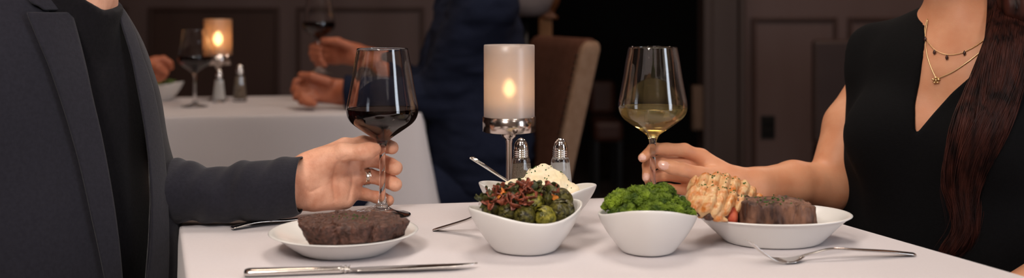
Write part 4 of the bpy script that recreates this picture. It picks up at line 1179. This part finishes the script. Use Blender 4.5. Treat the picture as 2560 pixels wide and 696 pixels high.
# hand: thumb and index pinch the stem
st = lambda py, d=1.452: P(1632, py, d)
wi = P(1752, 392, 1.476); wm = P(1757, 418, 1.484); wr = P(1757, 448, 1.484); wl = P(1750, 474, 1.478)
palm_w = [(P(1822, 440, 1.464), wi, .0140, .0115), (P(1825, 452, 1.464), wm, .0150, .0115), (P(1824, 462, 1.464), wr, .0145, .0110), (P(1820, 474, 1.464), wl, .0130, .0105),
          (P(1830, 452, 1.460), P(1775, 440, 1.452), .0135, .0120), (P(1790, 478, 1.458), P(1735, 480, 1.468), .0120, .0095), (P(1880, 464, 1.468), P(1825, 456, 1.463), .0215, .0180)]
fing_w = [
    ([P(1792, 448, 1.452), P(1752, 436, 1.443), P(1706, 424, 1.438), P(1680, 419, 1.438), P(1655, 414, 1.441)], [.0130, .0100, .0092, .0096, .0076]),
    ([wi, P(1712, 376, 1.470), P(1668, 374, 1.468), P(1634, 372, 1.466), P(1606, 395, 1.450)], [.0100, .0095, .0088, .0080, .0066]),
    ([wm, P(1712, 408, 1.480), P(1650, 404, 1.480), P(1620, 414, 1.473), P(1617, 445, 1.458)], [.0098, .0090, .0086, .0080, .0068]),
    ([wr, P(1712, 444, 1.484), P(1654, 438, 1.486), P(1624, 448, 1.480), P(1628, 478, 1.466)], [.0095, .0086, .0082, .0076, .0064]),
    ([wl, P(1715, 476, 1.478), P(1672, 472, 1.482), P(1648, 482, 1.478), P(1652, 502, 1.468)], [.0085, .0075, .0070, .0066, .0056])]
fh_w = hand_sdf(palm_w, fing_w, .012, .006, .004)
def w_arm(p):
    d = chain(p, [wS, P(2128, 318, 1.56), wE], [.037, .040, .034], .01)
    e = chain(p, [wE + np.array([0, 0, -.004]), P(1985, 458, 1.505), P(1900, 462, 1.478), P(1850, 460, 1.466)], [.034, .0315, .0235, .0195], .008)
    return smin(d, e, .012)
def w_body(p):
    d = smin(w_torso(p), w_neck(p), .030)
    d = smin(d, w_arm(p), .022)
    near = chain(p, [fA(-.175, -.02, .95), fA(-.20, .03, .74), fA(-.10, .22, .66)], [.045, .038, .028], .01)
    d = smin(d, near, .02)
    h = p[:, 0] < .37
    if h.any():
        d = d.copy(); q = p[h]; d[h] = smin(d[h], fh_w(q) + fbm(q, 70, 2, 91)*.0005, .012)
    # collar bones and throat
    q = (p - fC) @ fR
    m_ = (q[:, 2] > .9)
    return d
def nail(center, direction, normal, L, W, T_=.004):
    direction = direction/np.linalg.norm(direction); normal = normal - direction*normal.dot(direction); normal /= np.linalg.norm(normal); sd = np.cross(direction, normal)
    def fn(c):
        q = c - center; a = q@direction/L; b = q@sd/W; n_ = q@normal
        return (np.abs(a)**2.5 + np.abs(b)**2.5 < 1) & (n_ > -T_)
    return fn
toC = lambda p: (np.array([0, 0, CAMZ]) - p)/np.linalg.norm(np.array([0, 0, CAMZ]) - p)
t5 = P(1657, 413, 1.433); i5 = P(1603, 395, 1.444); m5 = P(1614, 444, 1.452)
nails = [nail(t5, P(1645, 410, 1.44) - P(1680, 418, 1.438), toC(t5)+np.array([0, 0, .3]), .0085, .0062), nail(i5, P(1603, 404, 1.447)-P(1620, 384, 1.458), toC(i5)+np.array([-.7, 0, .1]), .0068, .0050), nail(m5, P(1616, 452, 1.455)-P(1618, 425, 1.465), toC(m5)+np.array([-.5, 0, 0]), .0068, .0050)]
WOM = thing('person', (fC[0], fC[1], .45), 'person at the right edge in a sleeveless black dress, holding white wine', 'person')
bodyobj('body', w_body, (.13, 1.10, .55), (.92, 1.72, 1.32), .0020, [M['skin_w'], M['nail']], WOM, nails=nails)
# dress
VL = lambda py: np.interp(py, [-200, 30, 120, 200, 260, 335, 345], [2330, 2318, 2311, 2300, 2288, 2288, 2290])
VT = lambda px: np.interp(px, [2280, 2289, 2335, 2380, 2430, 2470, 2520, 2560, 2600, 2640], [336, 337, 282, 232, 188, 150, 90, 30, -40, -140])
def dress_solid(p):
    q = (p - fC) @ fR
    d = w_torso(p) - .0065
    d = smin(d, cone(q, (-.150, -.02, .958), (.124, -.02, .950), .047, .043), .03)
    d = smin(d, ell(q, (0, .01, .70), (.138, .112, .20)), .05)
    d = smin(d, chain(q, [(.126, .0, .915), (.130, .012, .80), (.128, .01, .64), (.125, 0, .5)], [.043, .048, .050, .05]), .03)
    d = smin(d, ell(q, (0, -.01, .52), (.165, .13, .12)), .08)
    return d + fbm(p*np.array([1, 1, .4]), 11, 2, 95)*.005
def dress_f(p):
    q = (p - fC) @ fR; s = dress_solid(p)
    d = np.maximum(s, -(s + .009)); px, py = proj(p); sc_ = p[:, 1]/F
    inside = np.maximum(VL(py) - px, py - VT(px))*sc_*.7
    inside = np.where(q[:, 1] > .0, inside, .05)
    d = smax(d, -inside, .003)
    nk = np.sqrt(q[:, 0]**2 + (q[:, 1]-.005)**2) - .057; nk = np.where(q[:, 2] > .94, nk, .05)
    d = np.maximum(d, -nk)
    # armholes
    for s_ in (-1, 1): d = np.maximum(d, (s_*q[:, 0] - .172))
    return d
DR = bodyobj('dress', dress_f, (.34, 1.12, .46), (.92, 1.74, 1.05), .0032, M['dress'], WOM)
V, Fc = None, None
def w_legs(p):
    q = (p - fC) @ fR; d = ell(q, (0, -.01, .54), (.165, .13, .10))
    for s in (-1, 1): d = smin(d, chain(q, [(s*.08, 0, .52), (s*.08, .40, .52), (s*.08, .42, .06)], [.08, .055, .045]), .04)
    return d
bodyobj('skirt', w_legs, (.2, .8, -.01), (1.0, 1.8, .66), .012, M['dress'], WOM)
# hair: a thick fall over her near shoulder, made of locks and single strands
def over(p): return np.minimum(np.minimum(dress_solid(p), w_body(p)), 9)
hc = np.array([(-260, 2510, 60, 1.44), (-150, 2520, 60, 1.415), (-60, 2530, 56, 1.39), (0, 2530, 58, 1.375), (80, 2520, 62, 1.36), (160, 2505, 68, 1.345), (240, 2485, 72, 1.33), (320, 2455, 70, 1.32), (400, 2424, 60, 1.31), (470, 2408, 48, 1.302), (530, 2412, 36, 1.298), (575, 2408, 32, 1.296), (620, 2384, 36, 1.295), (650, 2362, 22, 1.295)], float)
hs_ = spline(hc, 70)
sd_ = ray_d(over, hs_[:, 1], np.maximum(hs_[:, 0], 20), 1.0, 1.5, .0)
def hair_pt(t, a, r):
    """t along the fall 0..1, a,r polar position inside the lock section"""
    k = t*69; i = np.minimum(k.astype(int), 68); u = k-i
    row = hs_[i]*(1-u)[:, None] + hs_[i+1]*u[:, None]; base = sd_[i]*(1-u) + sd_[i+1]*u
    py = row[:, 0]; wpx = row[:, 2]
    dep = np.minimum(base - .006, row[:, 3]+.03); w_ = wpx/F*dep*.86; dep = dep - w_*.30
    x = np.cos(a)*r; y = np.sin(a)*r
    p = np.stack([(row[:, 1]-CXP)/F*dep, dep, CAMZ-(py-HOR)/F*dep], 1)
    return p + np.stack([x*w_, y*w_*.42, 0*x], 1)
HM = MB()
ts = np.linspace(0, 1, 70); rows = []
nh = 40; V = []
for i, t in enumerate(ts):
    a = np.linspace(0, 2*PI, nh, endpoint=False); rr = .86 + .07*np.sin(a*7 + t*5) + .05*np.sin(a*13 - t*8)
    V += list(hair_pt(np.full(nh, t), a, rr))
Fc = [(i*nh+j, i*nh+(j+1) % nh, (i+1)*nh+(j+1) % nh, (i+1)*nh+j) for i in range(69) for j in range(nh)]
HM.add(V, Fc)
rs = np.random.RandomState(3)
def strand(t0, t1, a0, r0, wobA, wobF, rad, n=36, fly=0):
    t = np.linspace(t0, t1, n); a = a0 + .5*np.sin(t*2+wobF) ; r = r0*(1+.10*np.sin(t*wobF*2+wobA))
    p = hair_pt(t, np.full(n, a0)+.35*np.sin(t*3+wobA), r*(1 - .25*np.clip((t-.8)/.2, 0, 1)*np.random.RandomState(int(wobA*1000) % 9999).rand()))
    p[:, 0] += .0030*np.sin(t*15+a0*3) + .0035*np.sin(t*8+2*math.sin(a0*2)) + .0010*np.sin(t*26+wobA) + fly*np.clip(t-.35, 0, 1)**1.5*np.sin(wobA*3)
    p[:, 1] -= abs(fly)*.2*t
    rv = rad*np.clip(np.minimum((t-t0)*30, (t1-t)*9), .15, 1)
    return sweep(p, rv, rv, 4, up=(0, 1, 0), cap=False)
for k in range(1300):
    a0 = rs.rand()*2*PI; r0 = .80 + .22*rs.rand()
    V, Fc = strand(0, .80 + .2*rs.rand()**.6, a0, r0, rs.rand()*6, 1+rs.rand()*3, .0003 + .0006*rs.rand()); HM.add(V, Fc)
for k in range(60):
    V, Fc = strand(.1+.3*rs.rand(), .75+.25*rs.rand(), rs.rand()*2*PI, .95+.1*rs.rand(), rs.rand()*6, 1+rs.rand()*3, .00022, fly=.012+.03*rs.rand()); HM.add(V, Fc)
# hair over the head and down her back (above and right of the frame)
def w_hair(p):
    q = (p - fC) @ fR
    d = ell(q, (0, .030, 1.20), (.086, .098, .112))
    d = smax(d, -ell(q, (.0, .11, 1.165), (.062, .085, .095)), .02)
    d = smin(d, chain(q, [(-.02, -.05, 1.18), (-.055, -.075, 1.05), (-.085, -.075, .93), (-.10, -.10, .80)], [.075, .07, .062, .045], .03), .03)
    d = smin(d, chain(q, [(-.07, .01, 1.20), (-.080, .02, 1.10), (-.085, .035, 1.03)], [.032, .036, .030], .02), .03)
    a = np.arctan2(q[:, 1], q[:, 0])
    return d + .0018*np.sin(a*38 + 4*vnoise(p, 9, 3)) + .001*np.sin(a*90)
V, Fc = sdf_mesh(w_hair, (.45, 1.2, .68), (.92, 1.7, 1.36), .0035)
HM.add(V, [tuple(f) for f in Fc])
HM.build('hair', M['hair'], WOM, smooth=True)
# necklaces
skinf = w_body
def on_skin(pts, off, n):
    q = spline(np.array(pts, float), n); d = ray_d(skinf, q[:, 0], q[:, 1], 1.1, 1.6, off)
    return np.stack([(q[:, 0]-CXP)/F*d, d, CAMZ-(q[:, 1]-HOR)/F*d], 1)
n1 = on_skin([(2318, 48), (2312, 72), (2316, 98), (2334, 122), (2356, 134), (2376, 137), (2402, 133), (2430, 120), (2452, 106), (2480, 84)], .0016, 90)
NK = thing  # children of the person: worn
b = MB()
for i in range(len(n1)):
    V, Fc = lathe([(0, -.0008), (.0007, -.0004), (.0009, 0), (.0007, .0004), (0, .0008)], 8, n1[i], cap=False); b.add(V, Fc)
V, Fc = sweep(n1, .0005, n=5); b.add(V, Fc)
nk1 = b.build('bead_necklace', M['gold'], WOM, smooth=True)
for px, py in [(2313, 98), (2336, 131), (2367, 144), (2411, 133)]:
    c = on_skin([(px, py), (px+1, py)], .003, 2)[0]
    V, Fc = lathe([(0, .0038), (.0008, .0030), (.0019, .0008), (.0021, -.0008), (.0013, -.0026), (0, -.0032)], 10, c, cap=False); mk('drop_bead', V, Fc, M['garnet'], nk1, loc=c)
n2 = on_skin([(2319, 50), (2313, 90), (2316, 130), (2324, 160), (2338, 192), (2342, 196), (2356, 192), (2385, 178), (2412, 160), (2436, 142), (2465, 118)], .0016, 80)
V, Fc = sweep(n2, .00075, n=8); nk2 = mk('chain_necklace', V, Fc, M['gold'], WOM)
c = on_skin([(2340, 201), (2341, 201)], .003, 2)[0]; b = MB()
fwd = toC(c); e1 = np.cross(fwd, (0, 0, 1)); e1 /= np.linalg.norm(e1); e2 = np.cross(e1, fwd)
for k in range(5):
    a = 2*PI*k/5 + .3; V, Fc = lathe([(0, -.0016), (.0020, -.0008), (.0024, .0), (.0018, .001), (0, .0016)], 10, c + (e1*math.cos(a)+e2*math.sin(a))*.0034, cap=False); b.add(V, Fc)
V, Fc = lathe([(0, -.002), (.0022, 0), (0, .002)], 10, c + fwd*.001, cap=False); b.add(V, Fc)
b.build('flower_pendant', M['gold'], nk2, smooth=True)
# ======== far table: person in navy on the right
nR_ = basis(-.985, -.17); nC = np.array([px2x(1182, 3.02), 3.02, 0.0]); nA = ax(nC, nR_)
def n_torso(p):
    q = (p - nC) @ nR_
    d = ell(q, (0, .0, .88), (.19, .125, .24))
    d = smin(d, ell(q, (0, -.005, .64), (.17, .135, .24)), .08)
    d = smin(d, cone(q, (-.17, -.01, 1.06), (.17, -.01, 1.06), .070, .070), .06)
    return d
nsh = nA(-.20, .0, 1.04); nel = P(1092, 246, 2.88); nwr = P(868, 232, 2.93)
fsh = nA(.20, .0, 1.04); fel = P(1060, 215, 3.22); fwr = P(905, 142, 3.14)
FH = lambda px, py, dd=0: P(px, py, 3.12+dd)
hold = hand_sdf([(FH(890, 128, .0), FH(838, 108, .02), .022, .018), (FH(890, 145, .0), FH(838, 146, .02), .020, .016), (FH(930, 142, .02), FH(885, 137, 0), .028, .026)],
    [([FH(876, 118, -.02), FH(845, 104, -.035), FH(808, 101, -.03)], [.014, .012, .010]),
     ([FH(838, 112, .02), FH(795, 112, .03), FH(781, 118, .0), FH(800, 122, -.02)], [.013, .011, .010, .009]),
     ([FH(838, 126, .02), FH(793, 127, .03), FH(780, 133, .0), FH(800, 137, -.02)], [.013, .011, .010, .009]),
     ([FH(838, 140, .02), FH(797, 142, .03), FH(785, 147, .0), FH(804, 151, -.02)], [.012, .010, .010, .009]),
     ([FH(842, 152, .02), FH(805, 156, .03), FH(794, 160, .0), FH(812, 163, -.02)], [.011, .009, .009, .008])], .02, .01, .006)
LH = lambda px, py, dd=0: P(px, py, 2.95+dd)
rest = hand_sdf([(LH(862, 222), LH(775, 205, -.01), .024, .019), (LH(862, 242), LH(780, 240, -.01), .024, .018), (LH(900, 234), LH(855, 233), .028, .027)],
    [([LH(820, 205, -.03), LH(780, 192, -.04), LH(752, 188, -.03)], [.014, .012, .010]),
     ([LH(778, 205, 0), LH(742, 206, 0), LH(736, 226, -.01), LH(756, 232, -.03)], [.014, .012, .011, .010]),
     ([LH(778, 222, -.02), LH(746, 226, -.02), LH(742, 243, -.03), LH(762, 247, -.05)], [.014, .012, .011, .010]),
     ([LH(782, 236, -.03), LH(756, 241, -.04), LH(754, 254, -.05), LH(774, 256, -.06)], [.013, .011, .010, .010]),
     ([LH(790, 246, -.04), LH(768, 252, -.05), LH(768, 259, -.06), LH(786, 260, -.07)], [.011, .010, .009, .009])], .02, .01, .006)
def n_body(p):
    q = (p - nC) @ nR_
    d = n_torso(p) + .01
    d = smin(d, cone(q, (0, .02, 1.05), (0, .05, 1.20), .06, .056), .04)
    hd = smin(ell(q, (0, .06, 1.30), (.075, .095, .12)), cone(q, (0, .15, 1.30), (0, .170, 1.265), .009, .013), .012)
    d = smin(d, hd, .03)
    d = smin(d, chain(p, [nsh, nel, nwr], [.048, .038, .028]), .03)
    d = smin(d, chain(p, [fsh, fel, fwr], [.048, .038, .028]), .03)
    return smin(smin(d, hold(p), .012), rest(p), .012)
def floorz(f): return lambda p: np.maximum(f(p), TZ + .001 - p[:, 2])
NAV = thing('person', (nC[0], nC[1], .45), 'blurred person in a navy suit lifting a red wine glass at the far table', 'person')
skin_b = mat('warm_skin', (0.38, 0.115, 0.058), .5, c2=(.45, .15, .08), nscale=25, sss=.1)
bodyobj('body', n_body, (-.72, 2.7, .5), (.35, 3.5, 1.45), .0042, skin_b, NAV)
def n_jacket(p):
    q = (p - nC) @ nR_
    d = n_torso(p) - .016
    d = smin(d, ell(q, (0, -.01, .62), (.19, .155, .22)), .06)
    d = smin(d, chain(p, [nsh, nel, nwr], [.072, .058, .044]), .04)
    d = smin(d, chain(p, [fsh, fel, P(985, 172, 3.18)], [.072, .056, .044]), .04)
    d = d + fbm(p, 9, 2, 101)*.016 + fbm(p*np.array([1, 1, 2.5]), 16, 2, 102)*.007
    # cut at the cuffs and the front opening
    d = np.maximum(d, (px2x(862, 2.93) + .0) - p[:, 0])
    v = np.where((q[:, 1] > .06) & (q[:, 2] > .85), np.abs(q[:, 0]) - (.02 + .22*np.clip(q[:, 2]-.85, 0, 1)), .05)
    d = np.maximum(d, -v)
    nk = np.sqrt(q[:, 0]**2 + (q[:, 1]-.02)**2) - .072
    return np.maximum(d, -np.where(q[:, 2] > 1.06, nk, .05))
nj = bodyobj('suit_jacket', n_jacket, (-.60, 2.7, .42), (.35, 3.5, 1.18), .006, M['navy'], NAV)
M['wshirt'] = mat('white_shirt', (.55, .52, .5), .8)
def n_shirt(p):
    q = (p - nC) @ nR_
    return np.maximum(n_torso(p) + .004, q[:, 2] - 1.12)
bodyobj('shirt', n_shirt, (-.4, 2.7, .5), (.3, 3.4, 1.16), .007, M['wshirt'], NAV)
def legs_of(C_, R_, nm, m_, par, reach=.40):
    def f(p):
        q = (p - C_) @ R_; d = ell(q, (0, -.01, .54), (.17, .14, .11))
        for s in (-1, 1): d = smin(d, chain(q, [(s*.09, 0, .53), (s*.12, reach, .52), (s*.12, reach+.02, .05)], [.085, .065, .05]), .04)
        return d
    c = C_; bodyobj(nm, f, (c[0]-.75, c[1]-.75, -.02), (c[0]+.75, c[1]+.75, .68), .012, m_, par)
legs_of(nC, nR_, 'trousers', M['navy'], NAV)
hr = mat('dark_brown_hair', (.02, .012, .008), .5)
bodyobj('hair', lambda p: smax(ell((p-nC)@nR_, (0, .045, 1.325), (.083, .10, .115)), -ell((p-nC)@nR_, (0, .15, 1.27), (.07, .08, .10)), .02), (-.3, 2.8, 1.2), (.2, 3.3, 1.46), .006, hr, NAV)

# ======== far table: person on the left, mostly behind the near jacket
lR = basis(.96, -.28); lC = np.array([px2x(60, 3.2), 3.2, 0.0]); lA = ax(lC, lR)
def l_torso(p):
    q = (p - lC) @ lR; d = ell(q, (0, 0, .86), (.18, .12, .25)); d = smin(d, ell(q, (0, 0, .64), (.16, .13, .22)), .08)
    return smin(d, cone(q, (-.16, -.01, 1.03), (.16, -.01, 1.03), .065, .065), .06)
GH = lambda px, py, dd=0: P(px, py, 3.10+dd)
lh = hand_sdf([(GH(352, 168), GH(388, 158), .024, .019), (GH(352, 182), GH(390, 180), .022, .016)],
    [([GH(372, 160, -.03), GH(395, 168, -.04), GH(414, 184, -.03)], [.014, .012, .010]),
     ([GH(388, 152), GH(408, 148), GH(424, 158), GH(428, 170)], [.013, .011, .010, .0085]),
     ([GH(390, 164), GH(406, 166), GH(414, 180), GH(408, 190)], [.013, .011, .010, .009]),
     ([GH(388, 176), GH(402, 180), GH(408, 192), GH(398, 198)], [.012, .010, .010, .009]),
     ([GH(384, 186), GH(396, 190), GH(400, 198), GH(390, 202)], [.011, .009, .009, .008])], .02, .01, .006)
lsh = lA(-.19, 0, 1.01); lel = lA(-.22, .14, .83); lwr = GH(345, 176)
rsh = lA(.19, 0, 1.01); rel = lA(.24, .12, .80); rwr = lA(.10, .30, .80)
def l_body(p):
    q = (p - lC) @ lR; d = l_torso(p) + .01
    d = smin(d, cone(q, (0, .02, 1.03), (0, .05, 1.17), .056, .052), .04)
    d = smin(d, smin(ell(q, (0, .06, 1.27), (.072, .09, .115)), cone(q, (0, .145, 1.27), (0, .162, 1.24), .009, .012), .012), .03)
    d = smin(d, chain(p, [lsh, lel, lwr], [.045, .036, .026]), .03)
    d = smin(d, chain(p, [rsh, rel, rwr], [.045, .036, .028]), .03)
    return smin(d, lh(p), .012)
LFT = thing('person', (lC[0], lC[1], .45), 'blurred person mostly hidden at the far table, hand over the small white bowl', 'person')
bodyobj('body', l_body, (-1.95, 2.75, .5), (-.9, 3.6, 1.42), .0048, skin_b, LFT)
def l_top(p):
    q = (p - lC) @ lR; d = l_torso(p) - .012; d = smin(d, ell(q, (0, 0, .60), (.175, .145, .2)), .05)
    d = smin(d, chain(p, [lsh, lel, GH(250, 180)], [.065, .05, .04]), .04); d = smin(d, chain(p, [rsh, rel, rwr], [.065, .05, .04]), .04)
    nk = np.sqrt(q[:, 0]**2 + (q[:, 1]-.02)**2) - .07
    return np.maximum(d + fbm(p, 10, 2, 111)*.01, -np.where(q[:, 2] > 1.03, nk, .05))
bodyobj('sweater', l_top, (-1.95, 2.75, .45), (-.9, 3.6, 1.15), .007, M['shirt'], LFT)
legs_of(lC, lR, 'trousers', M['lining'], LFT)

# ======== dishes on the far table
o = dish('serving_bowl', (px2x(398, 3.24), 3.24, TZ), .075, .07, .056, .004, .035, 'blurred small white bowl under the hand at the left of the far table', 'bowl', 'white wavy serving bowls', p=1.9)
M['leaf'] = mat('salad_leaf', (.06, .12, .02), .5, c2=(.14, .22, .05), nscale=60)
b = MB(); rs = np.random.RandomState(12)
for k in range(16):
    a = rs.rand()*6.28; r_ = rs.rand()*.048; c = np.array([px2x(398, 3.24)+r_*math.cos(a), 3.24+r_*math.sin(a), TZ+.052+rs.rand()*.010])
    V, Fc = lathe([(0, .002), (.008, .003), (.015, .0), (.012, -.003), (0, -.003)], 9, c, lambda i, a2, r2, z2: (r2*math.cos(a2)*(1+.3*math.sin(3*a2+k)), r2*math.sin(a2), z2+.3*r2*math.sin(a2*2+k)), cap=False); b.add(V, Fc)
tag(b.build('salad', M['leaf'], smooth=True), 'green salad leaves heaped in the small far bowl at the left', 'salad', kind='stuff')
o = dish('pasta_bowl', (px2x(905, 3.24), 3.24, TZ), .115, .10, .060, 0, .05, 'blurred cream bowl between the two hands of the navy-suited person', 'bowl', rot=0, p=2, bulge=1.1, matl=mat('cream_china', (.62, .50, .36), .3))
MS = mat('creamy_soup', (.55, .36, .17), .4, c2=(.6, .42, .24), nscale=30)
V, Fc = lathe([(0, .045), (.060, .047), (.094, .046), (.094, .040), (0, .038)], 40, (px2x(905, 3.24), 3.24, TZ), cap=False)
tag(mk('soup', V, Fc, MS), 'pale soup filling the cream bowl on the far table', 'soup')

# ======== upholstered chair behind the navy suit
M['uph'] = mat('brown_upholstery', (.075, .030, .018), .85, c2=(.095, .040, .026), nscale=50, bump=.3, bscale=500, spec=.1)
M['uph2'] = mat('tan_upholstery', (.21, .125, .08), .85, c2=(.24, .15, .10), nscale=50, bump=.3, bscale=500, spec=.1)
wv = np.array([.31, -.95, 0]); wv /= np.linalg.norm(wv); fv = np.array([-.95, -.31, 0]); fv /= np.linalg.norm(fv)
ztop = CAMZ - (95-HOR)/F*3.0
ch0 = P(1303, 480, 3.06); ch0[2] = 0
CH = thing('dining_chair', (ch0[0], ch0[1], 0), 'blurred brown upholstered chair with a tan padded side edge behind the navy suit', 'chair')
def chair_pt(w_, t_, z_):   # w along width, t thickness backwards, z height, reclined
    lean = .24*(z_ - .50)
    return ch0 + wv*w_ - fv*(t_ + lean) + np.array([0, 0, z_])
def slab(w0, w1, t0, t1, z0, z1, nw=10, nz=16, round_=.03):
    V = []; Fc = []
    # superellipse section swept up, closed with a rounded top
    zs = list(np.linspace(z0, z1-round_, nz)) + [z1-round_+round_*math.sin(a) for a in np.linspace(.2, PI/2, 6)]
    n = 40; wc, wh, tc, th = (w0+w1)/2, (w1-w0)/2, (t0+t1)/2, (t1-t0)/2
    for i, z in enumerate(zs):
        k = 1 if i < nz else math.sqrt(max(0, 1-((z-(z1-round_))/round_)**2)); ins = round_*(1-k)*.6
        for j in range(n):
            a = 2*PI*j/n; c, s = math.cos(a), math.sin(a)
            x = math.copysign(abs(c)**(.28), c); y = math.copysign(abs(s)**(.28), s)
            V.append(chair_pt(wc + (wh-ins)*x, tc + (th-min(ins, th*.7))*y, z))
    for i in range(len(zs)-1):
        for j in range(n): k = (j+1) % n; Fc.append((i*n+j, i*n+k, (i+1)*n+k, (i+1)*n+j))
    Fc.append(tuple(range(n))[::-1]); Fc.append(tuple((len(zs)-1)*n+j for j in range(n))); return V, Fc
ze = ztop
V, Fc = slab(-.23, .215, -.004, .055, .46, ze, round_=.03); mk('backrest', V, Fc, M['uph'], CH)
V, Fc = slab(.205, .235, -.002, .053, .46, ze-.006, round_=.03); mk('side_panel', V, Fc, M['uph2'], CH)['label'] = 'tan padded side edge'
b = MB()
for k in range(24):
    z = .50 + k*(ze-.53)/24; c = chair_pt(.206, -.004, z); V, Fc = lathe([(0, -.004), (.0045, -.002), (.005, 0), (.0035, .003), (0, .004)], 8, c, cap=False); b.add(V, Fc)
b.build('nailhead_trim', mat('dark_nailheads', (.03, .018, .012), .35, .8), CH, smooth=True)
def seat_box(w0, w1, f0, f1, z0, z1, nm, m_):
    V = [ch0 + wv*w_ + fv*f_ + np.array([0, 0, z]) for z in (z0, z1) for (w_, f_) in ((w0, f0), (w1, f0), (w1, f1), (w0, f1))]
    bb = MB(); bb.add(V, [(0, 3, 2, 1), (4, 5, 6, 7), (0, 1, 5, 4), (1, 2, 6, 5), (2, 3, 7, 6), (3, 0, 4, 7)]); return bb.build(nm, m_, CH, bevel=.015)
seat_box(-.23, .235, -.06, .42, .38, .46, 'seat', M['uph'])
for w_ in (-.20, .205):
    for f_ in (-.03, .38): seat_box(w_-.02, w_+.02, f_-.02, f_+.02, 0, .39, 'leg', wood_d)

# ======== blurred things beyond
c = P(1362, 62, 3.9)
o = thing('wooden_post', (c[0]+.01, 3.9, 0), 'blurred warm-lit wooden post rising behind the upholstered chair', 'post')
MPW = mat('honey_wood', (.24, .105, .035), .45, c2=(.29, .13, .05), nscale=9, stretch=(1, 1, .2))
b = MB(); b.box((c[0]-.022, 3.875, 0), (c[0]+.026, 3.925, CAMZ-.018)).build('post_shaft', MPW, o, bevel=.004)
V, Fc = lathe([(.0, 0), (.034, 0), (.034, .012), (.018, .02), (.024, .035), (.038, .06), (.044, .085), (.034, .12), (.0, .13)], 24, (c[0]+.015, 3.9, CAMZ-.02)); mk('finial', V, Fc, mat('dark_honey_wood', (.12, .04, .012), .45), o)
c = P(1303, 10, 3.6)
o = thing('floor_lamp', (c[0]+.01, 3.6, 0), 'blurred grey drum lamp shade at the top edge behind the navy shoulder', 'floor lamp')
V, Fc = lathe([(.0, -.055), (.055, -.052), (.082, -.035), (.098, 0), (.112, .06), (.118, .16), (.112, .162), (.100, .02), (.078, -.03), (0, -.045)], 48, (c[0]+.012, 3.6, c[2]+.01), cap=False); mk('lamp_shade', V, Fc, mat('grey_linen_shade', (.19, .15, .145), .9), o)
V, Fc = lathe([(.14, 0), (.14, .015), (.02, .03), (.012, .05), (.012, c[2]-.04)], 24, (c[0]+.012, 3.6, 0)); mk('lamp_stand', V, Fc, bk, o)
# dim reddish chair deep in the passage
c = P(1508, 300, 6.2)
MR = mat('oxblood_leather', (.050, .014, .008), .5, c2=(.06, .02, .012), nscale=8)
o = thing('armchair', (c[0], 6.2, 0), 'dim reddish chair standing in the dark passage left of the white wine glass', 'chair')
MB().box((c[0]-.085, 6.18, .42), (c[0]+.075, 6.26, .62)).build('backrest', MR, o, bevel=.03)
MB().box((c[0]-.09, 5.8, .30), (c[0]+.08, 6.2, .42)).build('seat', MR, o, bevel=.03)
for sx in (-.07, .06):
    for y in (5.83, 6.2): MB().box((c[0]+sx-.012, y-.012, 0), (c[0]+sx+.012, y+.012, .31)).build('leg', bk, o)
# dark chair back against the right wall
c = P(2075, 240, 4.6)
MDW = mat('mahogany', (.030, .013, .010), .5, c2=(.036, .017, .013), nscale=8)
o = thing('dining_chair', (c[0], 4.6, 0), 'dark wooden chair back by the panelled wall, beyond the bare upper arm', 'chair')
MB().box((c[0]-.075, 4.60, .44), (c[0]+.30, 4.64, CAMZ-(98-HOR)/F*4.6)).build('backrest', MDW, o, bevel=.02)
MB().box((c[0]-.075, 4.2, .40), (c[0]+.30, 4.62, .45)).build('seat', MDW, o, bevel=.012)
for sx in (-.06, .28):
    for y in (4.23, 4.6): MB().box((c[0]+sx-.016, y-.016, 0), (c[0]+sx+.016, y+.016, .41)).build('leg', MDW, o)
